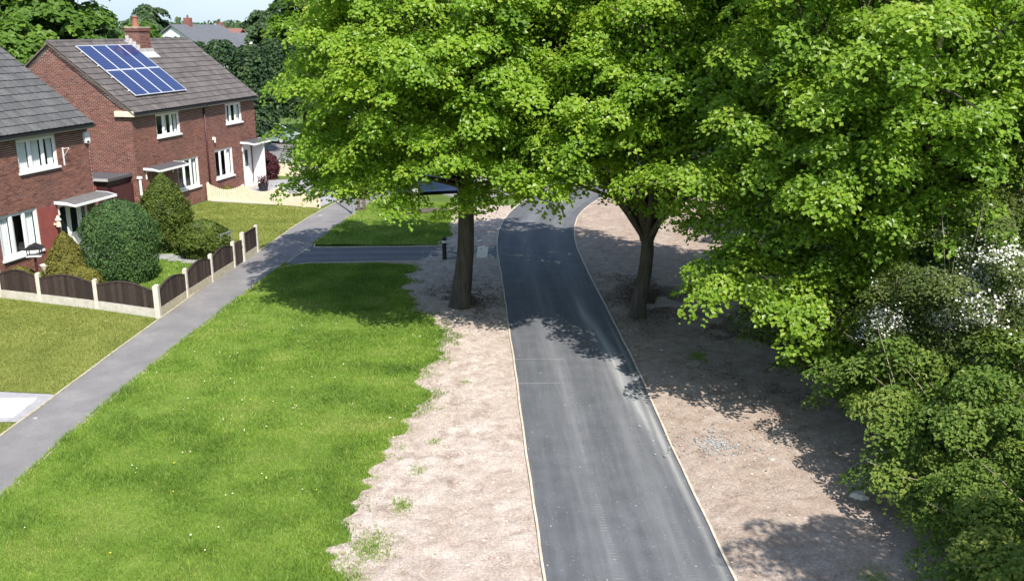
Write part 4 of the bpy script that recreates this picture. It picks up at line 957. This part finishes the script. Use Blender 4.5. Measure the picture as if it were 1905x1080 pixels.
# chimney: bricks, flashing, cap and pot
ch = MB(); ch.box(5.68, 2.95, 7.3, 6.62, 3.75, 8.78); cho = ch.build('chimney', M['mortar'], hb)
cb = MB()
bricks(cb, 5.68, 6.62, 7.35, 8.8, lambda s, z, o: (s, 2.95-o, z)); bricks(cb, 2.95, 3.75, 7.35, 8.8, lambda s, z, o: (5.68-o, s, z)); bricks(cb, 2.95, 3.75, 7.35, 8.8, lambda s, z, o: (6.62+o, s, z))
cb.box(5.62, 2.89, 8.62, 6.68, 3.81, 8.70, .3); cb.build('bricks', M['brick'], cho)['kind'] = 'stuff'
MB().box(5.66, 2.93, 8.78, 6.64, 3.77, 8.84).build('chimney_cap', M['concrete_dirty'], cho)
pot = MB(); pot.cyl((6.05, 3.35), .17, .15, 8.84, 9.05, 12); pot.cyl((6.05, 3.35), .14, .12, 9.05, 9.30, 12); pot.cyl((6.05, 3.35), .16, .15, 9.30, 9.36, 12); pot.build('chimney_pot', M['terracotta'], cho)
MB().cyl((6.05, 3.35), .10, .12, 9.36, 9.44, 12).build('pot_cowl', M['galv'], cho)
kz = (8.2-5.06)/4.1
fz = lambda t: 5.06+(t+.3)*kz
fls = MB(); fls.prism([(2.55, fz(2.55)+.055), (2.94, fz(2.94)+.055), (2.94, fz(2.94)+.22), (2.91, fz(2.94)+.22), (2.90, fz(2.90)+.085), (2.55, fz(2.55)+.085)], 0, 5.5, 6.8)
for i in range(4):
    t0 = 2.95+i*.2; fls.box(5.45, t0, fz(t0)+.05, 5.669, t0+.19, fz(t0+.1)+.10); fls.box(5.64, t0, fz(t0)+.08, 5.669, t0+.19, fz(t0+.2)+.25)
fls.build('flashing', M['lead'], cho)
# brick outhouse against the gable
oh = MB(); oh.box(-1.75, .35, 0, -.03, 3.3, 2.15); oho = oh.build('outhouse', M['darkmaroon'], hb); oho['label'] = 'dark red flat-roofed outhouse against the gable'
MB().box(-1.9, .2, 2.15, -.03, 3.45, 2.27).build('flat_roof', M['felt'], oho)
MB().box(-1.93, .17, 2.17, -1.9, 3.45, 2.285).build('roof_trim', M['fascia'], oho)
MB().box(-1.775, .9, .05, -1.75, 1.7, 2.0).build('door', M['redpaint'], oho)
MB().box(-1.772, 2.0, .9, -1.75, 2.9, 1.7).build('window', M['carglass'], oho)
gt_ = MB()
for k in range(7): gt_.box(-1.62+k*.22, .18, .08, -1.62+k*.22+.2, .21, 1.85)
gt_.box(-1.62, .21, .4, -.08, .25, .5); gt_.box(-1.62, .21, 1.5, -.08, .25, 1.6); gt_.build('side_gate', M['darkmaroon'], hb)

# solar array lying on the tiles
sl = math.atan2(8.2-5.06, 4.1); sa = empty('solar_array', (0, 0, 0), 0, 'blue solar panels in two rows of four on the house roof', 'solar panels')
mw = Matrix.Translation((-17.46, 43.6, 0)) @ Matrix.Rotation(DEG13, 4, 'Z') @ Matrix.Translation((1.12, .38, fz(.38)+.13)) @ Matrix.Rotation(sl, 4, 'X')
sa.matrix_world = mw
pw, pl = 1.075, 1.83
for i in range(4):
    for j in range(2):
        x0, y0 = i*(pw+.01), j*(pl+.02); f = MB(); e = .035
        f.box(0, 0, 0, pw, e, .04); f.box(0, pl-e, 0, pw, pl, .04); f.box(0, e, 0, e, pl-e, .04); f.box(pw-e, e, 0, pw, pl-e, .04)
        po = f.build('solar_panel', M['alu'], sa, loc=(x0, y0, 0))
        MB().box(e, e, .005, pw-e, pl-e, .034).build('cells', M['solar'], po)
rl = MB()
for y in (.4, 1.4, 2.25, 3.25): rl.box(-.05, y, -.06, 4.4, y+.04, -.002)
rl.build('mounting_rail', M['alu'], sa)

# the nearer house on the left
OA = [(-3.68, -1.64, 3.77, 4.92), (-5.05, -3.10, .86, 2.42), (-1.96, -.30, .12, 2.28), (-9.6, -7.7, .86, 2.42), (-9.3, -7.5, 3.77, 4.92)]
ha = house('brick_house', 'nearer red brick house with grey tiled roof cut by the left edge', (-16.85, 37.25, 0), -11.6, .25, 5.2, 8.3, 3.8, OA, 'tileA', -9.0, False)
window(ha, *OA[0], 3, (.95, .95, .5)); window(ha, *OA[1], 3, (.95, .3, .9), frame=.09); window(ha, *OA[3], 3, (.6, .3, .6)); window(ha, *OA[4], 3, (.6, .3, .6))
canopy(ha, -2.12, .35, 2.36, .9, 'greyfelt')
# porch: door with side lights
dr = MB(); z0, z1 = .12, 2.28
for (a, b) in ((-1.96, -1.88), (-1.50, -1.40), (-.74, -.64), (-.38, -.30)): dr.box(a, .03, z0, b, .11, z1)
dr.box(-1.96, .025, z1-.08, -.30, .03, z1); dr.box(-1.40, .05, z0, -.74, .1, z1-.08); dr.box(-1.88, .05, z0, -1.50, .1, .75); dr.box(-.64, .05, z0, -.38, .1, .75)
do = dr.build('door', M['upvc'], ha)
for (a, b) in ((-1.88, -1.50), (-.64, -.38)): MB().box(a, .06, .75, b, .075, z1-.08).build('pane', M['carglass'], do)
MB().box(-1.25, .042, 1.1, -.9, .049, 2.05).build('pane', M['carglass'], do); MB().box(-1.37, .0, 1.05, -1.33, .049, 1.2).build('handle', M['alu'], do)
MB().box(-2.1, -.6, 0, -.2, .03, .12).build('step', M['concrete'], do); MB().box(-1.0, -1.3, 0, -.2, -.6, .09).build('step', M['white'], do)
rp = MB(); rp.box(-3.05, -.03, .02, -1.98, -.012, 2.35); rp.build('painted_panel', M['redpaint'], ha)
ab = MB(); ab.prism([(-.03, 4.42), (.20, 4.42), (.23, 4.50), (.23, 4.80), (.17, 4.86), (0, 4.86), (-.06, 4.80), (-.06, 4.50)], 1, -.12, -.012)
abx = ab.build('alarm_box', M['upvc'], ha); MB().box(.02, -.128, 4.44, .15, -.121, 4.5).build('strobe', M['black'], abx)
hbk = MB(); hbk.tube([(-1.30, -.01, 4.35), (-1.30, -.28, 4.4), (-1.30, -.30, 4.33)], [.012]*3, 6); hbk.tube([(-1.30, -.01, 4.05), (-1.30, -.15, 4.2), (-1.30, -.28, 4.38)], [.01]*3, 6)
hbk.box(-1.34, -.02, 3.72, -1.26, -.012, 4.40); hbk.build('hanging_bracket', M['white'], ha)
wlan = MB(); wlan.cyl((-2.30, -.22), .09, .07, 1.55, 1.80, 8); wlan.cyl((-2.30, -.22), .12, .02, 1.80, 1.98, 8); wlan.box(-2.33, -.2, 1.6, -2.27, -.03, 1.68); wlan.build('wall_lantern', M['cream'], ha)

# ------------------------------------------------------------------ brown panel fence with concrete posts
fence = empty('panel_fence', (-11.12, 28.3, 0), 0, 'dark brown arched panel fence with cream concrete posts round the front garden', 'fence')
FO = Vector((-11.12, 28.3, 0))
def post(p, h, w_=.125):
    m = MB(); x, y = p[0]-FO.x, p[1]-FO.y; a = w_/2
    m.box(x-a, y-a, -.1, x+a, y+a, h-.03); m.prism([(-a, h-.03), (a, h-.03), (a*.5, h), (-a*.5, h)], 1, -a, a)
    n = len(m.v)-8
    for i in range(n, len(m.v)): v = m.v[i]; m.v[i] = (v[0]+x, v[1]+y, v[2])
    return m.build('post', M['concrete'], fence)
def panel(p, q, arch=True, gz=.30, hz=.86, arc=.20, gmat='concrete'):
    p, q = Vector((*p, 0)), Vector((*q, 0)); d = q-p; L = d.length; u = d.normalized(); nrm = Vector((-u.y, u.x, 0)); a, b = .07, L-.07
    def P(s, o, z): v = p+u*s+nrm*o-FO; return (v.x, v.y, z)
    def obox(m, s0, s1, o0, o1, z0, z1, z0b=None, z1b=None):
        n = len(m.v); zz1 = z1 if z1b is None else z1b
        m.v += [P(s0, o0, z0), P(s1, o0, z0), P(s1, o1, z0), P(s0, o1, z0), P(s0, o0, z1), P(s1, o0, zz1), P(s1, o1, zz1), P(s0, o1, z1)]
        m.f += [(n, n+3, n+2, n+1), (n+4, n+5, n+6, n+7), (n, n+1, n+5, n+4), (n+1, n+2, n+6, n+5), (n+2, n+3, n+7, n+6), (n+3, n, n+4, n+7)]; m.t += [0]*6
    g = MB(); obox(g, a-.01, b+.01, -.025, .025, -.05, gz-.005); g.build('gravel_board', M[gmat], fence)
    top = lambda s: hz+(arc*math.sin(math.pi*min(max((s-a)/(b-a), 0), 1)) if arch else 0)
    fr = MB(); n = 12
    for i in range(n):
        s0, s1 = a+(b-a)*i/n, a+(b-a)*(i+1)/n; obox(fr, s0, s1, -.035, .035, top(s0)-.03, top(s0), z1b=top(s1))
    obox(fr, a, b, .012, .032, gz+.08, gz+.13); obox(fr, a, a+.045, -.03, .03, gz, hz-.03); obox(fr, b-.045, b, -.03, .03, gz, hz-.03)
    po = fr.build('panel', M['brownwood'], fence)
    nb = max(4, int((b-a)/.14)); bw = (b-a-.09)/nb
    for i in range(nb):
        s0 = a+.045+i*bw; m = MB(); off = -.012 if i % 2 else -.020
        obox(m, s0-.004, s0+bw+.004, off, off+.014, gz+.004, top(s0)-.028, z1b=top(s0+bw)-.028); m.build('board', M['brownwood'], po)
for p in FENCE_F[:-1]: post(p, 1.02)
post(FENCE_F[-1], 1.08, .16)
for p in FENCE_S[1:4]: post(p, 1.05)
post(FENCE_S[4], 1.18, .15); post(FENCE_S[5], 1.15, .13)
for p, q in zip(FENCE_F[:-1], FENCE_F[1:]): panel(p, q)
for p, q in zip(FENCE_S[:3], FENCE_S[1:4]): panel(p, q, True, gmat='concrete_dirty')
panel(FENCE_S[4], FENCE_S[5], False, hz=1.08, gmat='concrete_dirty')
gate = empty('garden_gate', (-10.55, 34.65, 0), math.atan2(1.0, .09), 'dark brown garden gate standing in the side of the panel fence', 'gate')
for k in range(7): MB().box(.08+k*.122, -.012, .08, .08+k*.122+.112, .010, .88+.06*math.sin(math.pi*(k+.5)/7)).build('board', M['brownwood'], gate)
gm = MB(); gm.box(.08, .011, .2, .93, .045, .28); gm.box(.08, .011, .68, .93, .045, .76); gm.build('rail', M['brownwood'], gate)
gm = MB(); gm.box(.80, -.03, .62, .92, -.013, .66); gm.build('latch', M['black'], gate)
arch_ = empty('garden_bench', (-11.15, 36.55, 0), math.radians(80), 'pale metal garden bench beside the garden gate', 'bench')
MB().box(-.5, -.2, .40, .5, .2, .44).build('seat', M['galv'], arch_)
bk = MB()
for k in range(9): bk.box(-.47+k*.112, .2, .44, -.44+k*.112, .22, .95)
bk.box(-.5, .195, .93, .5, .225, .98); bk.build('backrest', M['galv'], arch_)
for x in (-.48, .44):
    for y in (-.18, .16): MB().box(x, y, 0, x+.04, y+.04, .40).build('leg', M['galv'], arch_)

# ------------------------------------------------------------------ cream scalloped picket fence
PK = [(-16.02, 49.2), (-14.0, 48.55), (-12.0, 47.85), (-10.6, 47.3), (-9.75, 46.95)]
pf = empty('picket_fence', (-16.02, 49.2, 0), 0, 'cream scalloped picket fence in front of the solar house', 'fence'); PO = Vector((-16.02, 49.2, 0))
def pbox(m, p, u, s0, s1, o0, o1, z0, z1, tip=0):
    nrm = Vector((-u.y, u.x, 0))
    def P(s, o, z): v = p+u*s+nrm*o-PO; return (v.x, v.y, z)
    n = len(m.v); sm = (s0+s1)/2
    m.v += [P(s0, o0, z0), P(s1, o0, z0), P(s1, o1, z0), P(s0, o1, z0), P(s0, o0, z1), P(s1, o0, z1), P(s1, o1, z1), P(s0, o1, z1), P(sm, o0, z1+tip), P(sm, o1, z1+tip)]
    m.f += [(n, n+3, n+2, n+1), (n, n+1, n+5, n+8, n+4), (n+2, n+3, n+7, n+9, n+6), (n+1, n+2, n+6, n+5), (n+3, n, n+4, n+7), (n+5, n+6, n+9, n+8), (n+7, n+4, n+8, n+9)]; m.t += [0]*7
for k in range(len(PK)-1):
    p = Vector((*PK[k], 0)); q = Vector((*PK[k+1], 0)); d = q-p; L = d.length; u = d.normalized()
    for (pp, last) in ((p, 0),)+(((q, 1),) if k == len(PK)-2 else ()):
        m = MB(); pbox(m, pp, u, -.05, .05, -.05, .05, -.05, .92, .05); m.build('post', M['creamwood'], pf)
    for z in (.18, .52): m = MB(); pbox(m, p, u, .05, L-.05, .012, .045, z, z+.07); m.build('rail', M['creamwood'], pf)
    m = MB(); pbox(m, p, u, .05, L-.05, .013, .035, -.02, .16); m.build('kickboard', M['creamwood'], pf)
    n = int((L-.12)/.118); st = (L-.12)/n
    for i in range(n):
        s = .06+i*st; t = (i+.5)/n; h = .88-.26*math.sin(math.pi*t); m = MB(); pbox(m, p, u, s+.012, s+st-.012, -.012, .010, .02, h, .03); m.build('picket', M['creamwood'], pf)
cw = MB(); cw.prism([(-14.9, 58.0), (-13.0, 57.4), (-12.95, 57.6), (-14.85, 58.2)], 2, 0, .85); cwo = tag(cw.build('garden_wall', M['cream']), 'low cream wall beyond the picket fence and white door', 'wall')
MB().prism([(-14.95, 57.96), (-12.95, 57.33), (-12.9, 57.65), (-14.9, 58.25)], 2, .851, .92).build('coping', M['concrete'], cwo)
lawn_strip('front_yard', [(-15.9, 48.9), (-9.8, 47.2), (-8.6, 52), (-10.5, 57), (-14.6, 56), (-15.2, 53)], .012, M['greyslab'])
for (x, y, lab) in ((-13.9, 52.2, 'dark planter pot on the paved yard behind the pickets'),):
    r = empty('plant_pot', (x, y, 0), 0, lab, 'pot'); MB().cyl((0, 0), .22, .30, 0, .42, 14).build('pot', M['black'], r)
    P = rng.normal(0, .18, (500, 3))+np.array([0, 0, .55]); link('foliage', leaf_mesh('foliage', P, rng.normal(0, 1, (500, 3)), rng.uniform(.06, .1, 500), rng.uniform(0, 1, 500)), M['maroon'], r)

# ------------------------------------------------------------------ garden furniture by the nearer house
bt = empty('bird_table', (-16.55, 31.75, 0), math.radians(15), 'black-roofed bird table behind the brown fence under the house window', 'bird table')
MB().cyl((0, 0), .05, .04, .1, 1.18, 8).build('post', M['darkmaroon'], bt)
MB().box(-.24, -.2, 1.18, .24, .2, 1.21).build('tray', M['white'], bt)
MB().prism([(-.30, 1.43), (.30, 1.43), (.22, 1.50), (0, 1.60), (-.22, 1.50)], 1, -.26, .26).build('roof', M['black'], bt)
for x in (-.2, .2):
    for y in (-.16, .16): MB().box(x-.015, y-.015, 1.21, x+.015, y+.015, 1.44).build('roof_post', M['darkmaroon'], bt)
for a in range(3): MB().tube([(0, 0, .16), (.28*math.cos(a*2.1), .28*math.sin(a*2.1), 0)], [.03, .025], 6).build('foot', M['darkmaroon'], bt)
pp = empty('plant_pot', (-16.1, 31.55, 0), 0, 'white urn planter beside the black bird table', 'pot')
MB().cyl((0, 0), .06, .06, .15, .62, 10).cyl((0, 0), .20, .12, 0, .15, 12).build('stand', M['cream'], pp); MB().cyl((0, 0), .10, .21, .62, .92, 14).build('urn', M['cream'], pp)

# ------------------------------------------------------------------ street furniture
lp = empty('lamp_post', (-7.72, 45.2, 0), 0, 'slim grey lamp post beside the far end of the footpath', 'lamp post')
MB().cyl((0, 0), .085, .08, 0, 1.1, 12).cyl((0, 0), .055, .045, 1.1, 5.2, 12).build('column', M['galv'], lp); MB().box(-.03, -.088, .3, .05, -.08, .8).build('access_door', M['galv'], lp)
MB().tube([(0, 0, 5.15), (.05, 0, 5.4), (.35, 0, 5.5)], [.04, .035, .03], 8).build('arm', M['galv'], lp); MB().box(.3, -.09, 5.44, .85, .09, 5.53).build('lantern', M['galv'], lp)
for i, (x, y) in enumerate(((-7.62, 46.1), (-7.36, 46.2))):
    r = empty('timber_post', (x, y, 0), 0, ('dark timber post standing right behind the grey lamp post', 'dark timber post to the right of its twin by the lamp post')[i], 'post', 'timber posts by the footpath')
    MB().box(-.07, -.07, -.1, .07, .07, .98).build('shaft', M['oldwood'], r); MB().prism([(-.08, .98), (.08, .98), (0, 1.05)], 1, -.08, .08).build('cap', M['oldwood'], r)
bo = empty('bollard', (-2.65, 35.95, 0), 0, 'black bollard with a white band on the side path', 'bollard')
MB().cyl((0, 0), .085, .085, 0, .78, 16).build('shaft', M['black'], bo); MB().cyl((0, 0), .088, .088, .70, .80, 16).build('band', M['white'], bo); MB().cyl((0, 0), .10, .09, .80, .90, 16).cyl((0, 0), .09, .03, .90, .95, 16).build('head', M['black'], bo); MB().cyl((0, 0), .12, .10, 0, .06, 16).build('collar', M['black'], bo)
stn = empty('stone', (6.75, 16.5, 0), 0, 'pale stone lying at the foot of the right-hand shrubs', 'stone')
sv = [(math.cos(a)*r, math.sin(a)*r*.7, z) for (r, z) in ((.17, -.02), (.20, .05), (.12, .13)) for a in [k*math.pi/4+.2*z for k in range(8)]]
sf = [(i*8+k, i*8+(k+1) % 8, (i+1)*8+(k+1) % 8, (i+1)*8+k) for i in range(2) for k in range(8)]+[tuple(range(16, 24))]
sm_ = MB(); sm_.v = [(v[0]*(1+.2*math.sin(i*2.3)), v[1]*(1+.2*math.cos(i*1.7)), v[2]) for i, v in enumerate(sv)]; sm_.f = sf; sm_.t = [0]*len(sf); sm_.build('rock', M['stone'], stn)
for i, (x, y, a) in enumerate(((-4.4, 45.4, 20), (-4.0, 45.9, 5), (-4.9, 45.9, -12))):
    lg = empty('log', (x, y, .09), math.radians(a), ('cut log lying nearest on the far grass verge', 'cut log behind the nearest one on the far verge', 'cut log at the left of the three on the far verge')[i], 'log', 'logs on the far verge')
    MB().tube([(-.9, 0, 0), (0, .03, .01), (.9, 0, 0)], [.11, .12, .10], 9).build('bark', M['bark'], lg)
    for x_ in (-.905, .905):
        m = MB(); m.poly([(x_, .10*math.cos(k*.785), .10*math.sin(k*.785)) for k in range(8)]); m.build('cut_end', M['stone'], lg)

# ------------------------------------------------------------------ parked cars
def car(label, loc, rz, paint):
    r = empty('parked_car', loc, rz, label, 'car', 'parked cars')
    # half widths by profile point so the sides lean in
    low = [(-2.1, .35, .80), (-2.12, .65, .84), (-2.02, .92, .82), (-1.2, 1.0, .84), (.85, .98, .84), (1.75, .82, .80), (2.08, .66, .76), (2.12, .40, .76), (1.75, .22, .78), (1.35, .22, .8), (-1.35, .22, .8), (-1.8, .24, .8)]
    V = [(x, -w_, z) for x, z, w_ in low]+[(x, w_, z) for x, z, w_ in low]; k = len(low)
    F = [tuple(range(k)), tuple(range(2*k-1, k-1, -1))]+[(i, i+k, (i+1) % k+k, (i+1) % k) for i in range(k)]
    m = MB(); m.v = V; m.f = F; m.t = [0]*len(F); m.build('body', M[paint], r)
    cab = [(-2.0, .93, .78), (-1.62, 1.40, .62), (-.9, 1.48, .60), (.15, 1.45, .60), (1.0, .99, .76)]
    V = [(x, -w_, z) for x, z, w_ in cab]+[(x, w_, z) for x, z, w_ in cab]; k = 5
    m = MB(); m.v = V; m.f = [tuple(range(k-1, -1, -1)), tuple(range(k, 2*k))]+[(i, i+1, i+1+k, i+k) for i in range(k-1)]; m.t = [0]*6; m.build('cabin_glass', M['carglass'], r)
    rf = [(-1.66, 1.405, .63), (-.9, 1.50, .615), (.15, 1.47, .615), (.28, 1.42, .62)]
    m = MB(); m.v = [(x, -w_, z) for x, z, w_ in rf]+[(x, w_, z) for x, z, w_ in rf]+[(x, -w_+.02, z-.04) for x, z, w_ in rf]+[(x, w_-.02, z-.04) for x, z, w_ in rf]
    m.f = [(i, i+1, i+5, i+4) for i in range(3)]+[(i+8, i, i+1, i+9)[::-1] for i in range(3)]+[(i+4, i+12, i+13, i+5)[::-1] for i in range(3)]; m.t = [0]*9; m.build('roof', M[paint], r)
    pl_ = MB()
    for s in (-1, 1):
        for (x0, z0, w0, x1, z1, w1) in ((1.0, .99, .77, .15, 1.46, .61), (-.45, .98, .79, -.42, 1.47, .615), (-2.0, .93, .79, -1.62, 1.41, .63)): pl_.tube([(x0, s*w0, z0), (x1, s*w1, z1)], [.035, .03], 6)
    pl_.build('pillar', M[paint], r)
    for x in (-1.3, 1.32):
        for s in (-1, 1):
            wv = MB(); wv.cyl((0, 0), .31, .31, -.1, .1, 18); wo = wv.build('wheel', M['rubber'], r, loc=(x, s*.74, .31), rot=(math.pi/2, 0, 0))
            MB().cyl((0, 0), .19, .17, -.112, .112, 10).build('rim', M['alu'], wo)
    for s in (-1, 1):
        MB().box(2.0, s*.58-.15, .60, 2.10, s*.58+.15, .72).build('headlight', M['white'], r); MB().box(-2.14, s*.68-.1, .68, -2.08, s*.68+.1, .86).build('tail_light', M['redpaint'], r)
        MB().box(.75, s*.90-.08, .96, .88, s*.90+.08, 1.08).build('mirror', M[paint], r)
    return r
car('pale teal car parked beyond the corner of the solar house', (-19.0, 75.2, 0), math.radians(-20), 'cargreen')
car('dark blue car parked behind the left tree trunk', (-4.2, 51.6, 0), math.radians(15), 'carblue')
car('silver car parked behind the lamp post and hanging leaves', (-9.0, 61.0, 0), math.radians(60), 'carsilver')
lawn_strip('road', [(-26, 62.5), (-12, 60), (-6, 54), (-2.2, 48.8), (2, 53), (6, 60), (0, 66), (-10, 72), (-26, 78)], .016, M['footway'])

# ------------------------------------------------------------------ behind the houses
def hedge_row(name, label, pts, r, h, n, leaf, lsize):
    root = empty(name, (pts[0][0], pts[0][1], 0), 0, label, 'hedge'); off = np.array(root.location); Ps = []; Ns = []; Ts = []
    for (x, y, k) in pts:
        m = n//len(pts); z = rng.uniform(0.1, 1, m)**.8; a = rng.uniform(0, 2*np.pi, m); rr = r*k*np.sqrt(np.clip(1.08-z**3.2, .02, 1))*rng.uniform(.82, 1.05, m)*(1+.22*(fbm(a*2+x, z*7, 11)-.47)*2)
        Ps.append(np.stack([x+rr*np.cos(a), y+rr*np.sin(a), z*h*k], 1)); Ns.append(np.stack([np.cos(a), np.sin(a), .3+z], 1)+rng.normal(0, .5, (m, 3))); Ts.append(np.clip(.5+(fbm(a*3+y, z*9, 7)-.47)*1.2+rng.normal(0, .15, m), 0, 1))
    link('foliage', leaf_mesh('foliage', np.concatenate(Ps)-off, np.concatenate(Ns), rng.uniform(*lsize, sum(map(len, Ps))), np.concatenate(Ts)), M[leaf], root)
    st = MB()
    for (x, y, k) in pts: st.tube([(x-off[0], y-off[1], 0), (x-off[0], y-off[1], h*k*.8)], [.16, .05], 7)
    st.build('stems', M['bark'], root); return root
hedge_row('tall_hedge', 'tall dark green hedge beyond the far end of the solar house', [(-23.5, 72, .98), (-21.2, 70.5, 1.0), (-18.8, 69.5, .96), (-25.8, 74, 1.02), (-28, 76, 1.0), (-15.8, 82, .98), (-18.2, 83.5, 1.0), (-20.8, 84, 1.0)], 1.9, 7.9, 34000, 'darkhedge', (.21, .36))
hedge_row('garden_hedge', 'dark low hedge behind the parked blue car', [(-9.5, 56.5, 1), (-7.5, 57.5, .9), (-5.5, 58.4, 1.0), (-3.2, 59, .95), (-1.2, 59.6, 1.0)], 1.3, 2.6, 9000, 'darkhedge', (.18, .3))
for i, (x, y, h, rr, lf, lab) in enumerate([(-35.0, 76, 12.5, 3.8, 'midtree', 'bright green tree behind the solar house roof'), (-42, 80, 13.5, 4.6, 'midtree', 'green tree behind the gable of the solar house'), (-48.5, 76, 14, 5.0, 'copper', 'brownish dark tree at the top left corner'), (-36, 68, 9.4, 3.2, 'midtree', 'lower yellow-green tree just behind the brick gable'), (-33.3, 88, 9.9, 1.7, 'midtree', 'small tree right of the chimney'), (-41.0, 66, 9.4, 3.4, 'midtree', 'lower green tree behind the nearer grey roof')]):
    L = fib_lobes((x, y, h*.62), (rr*.78, rr*.78, h*.34), 12, rr*.48, -.8)
    tree('garden_tree', lab, (x, y, 0), (x, y, h*.2), .24, L, 36, lf, group='trees behind the houses', lsize=(.36, .56), csize=(.7, 1.15), dens=.7, tone0=.6 if i in (3, 5) else .48)
for (x, y, h, rr, lab) in ((-31.5, 128, 12.0, 2.4, 'tall bluish conifer at the edge of the sky gap'), (-26.5, 124, 15, 3.0, 'taller bluish conifer right of the sky gap'), (-53.5, 142, 12.0, 3.0, 'dark round far tree left of the white house')):
    L = fib_lobes((x, y, h*.6), (rr*.75, rr*.75, h*.36), 10, rr*.5, -.9)
    tree('far_tree', lab, (x, y, 0), (x, y, h*.2), .3, L, 40, 'farwood', group='far trees at the horizon', lsize=(.5, .8), csize=(.9, 1.4), dens=.55)

def far_house(label, loc, rz, w_, d_, e, r_, wall, rf, wins=True):
    h = empty('far_house', loc, rz, label, 'house', 'houses on the horizon')
    m = MB(); m.prism([(-w_/2, 0), (w_/2, 0), (w_/2, e), (0, r_-.1), (-w_/2, e)], 1, 0, d_); wo = m.build('wall', M[wall], h)
    m = MB(); o = .35; k = (r_-e)/(w_/2)
    m.prism([(-w_/2-o, e-o*k), (0, r_), (w_/2+o, e-o*k), (w_/2+o, e-o*k+.15), (0, r_+.18), (-w_/2-o, e-o*k+.15)], 1, -.3, d_+.3); ro = m.build('roof', M[rf], h)
    MB().box(-.45, d_*.3, r_-.5, .45, d_*.3+.6, r_+1.0).cyl((0, d_*.3+.3), .14, .12, r_+1.0, r_+1.35, 8).build('chimney', M['farbrick'], ro)
    if wins:
        for zz in (1.0, 3.7):
            for yy in (d_*.2, d_*.6):
                for sx in (1,):
                    b = MB(); b.box(w_/2+.002, yy, zz, w_/2+.05, yy+1.6, zz+1.2); wo_ = b.build('window', M['upvc'], h); MB().box(w_/2+.05, yy+.1, zz+.1, w_/2+.06, yy+1.5, zz+1.1).build('pane', M['carglass'], wo_)
        b = MB(); b.box(-.8, -.05, 3.6, .8, -.002, 4.8); wo_ = b.build('window', M['upvc'], h); MB().box(-.7, -.06, 3.7, .7, -.05, 4.7).build('pane', M['carglass'], wo_)
    return h
far_house('white rendered far house with slate roof seen over the brick ridge', (-42.5, 122, 0), math.radians(-12), 8.0, 12, 6.4, 9.0, 'render', 'slate')
far_house('red-roofed far house behind the white rendered one', (-41, 148, 0), math.radians(60), 8, 14, 5.4, 8.5, 'farbrick', 'redroof', False)
far_house('grey-roofed far house right of the white rendered one', (-37.5, 138, 0), math.radians(70), 8, 12, 5.2, 7.9, 'render', 'slate')
far_house('pale house half hidden by the trees at the top left', (-47, 96, 0), math.radians(-10), 9, 10, 5.6, 9.2, 'render', 'slate')
sh = empty('long_shed', (-62, 215, 0), math.radians(2), 'long low pale shed roof below the distant woodland', 'shed')
MB().box(0, 0, 0, 36, 14, 4.6).build('wall', M['render'], sh); MB().prism([(-.5, 4.61), (14.5, 4.61), (7, 6.4)], 0, -.5, 36.5).build('roof', M['paleslab'], sh)
# distant woodland
n = 18000; X = rng.uniform(-330, 260, n); band = rng.integers(0, 3, n); Y = 360+band*45+rng.normal(0, 6, n)
top = 8.0+band*1.3+7.0*(fbm(X*.035+band*9, band*3.0, 31)-.3)+3.2*(fbm(X*.13, band*5.0, 37)-.4)
Z = top*np.sqrt(rng.uniform(0.01, 1, n)); P = np.stack([X, Y, Z], 1)
me = leaf_mesh('woodland', P, rng.normal(0, .5, (n, 3))+np.array([0, -.6, .7]), rng.uniform(1.4, 2.8, n), np.clip(rng.normal(.5, .2, n), 0, 1))
tag(link('woodland', me, M['farwood']), 'low bluish wooded skyline on the horizon', 'woodland', kind='stuff')
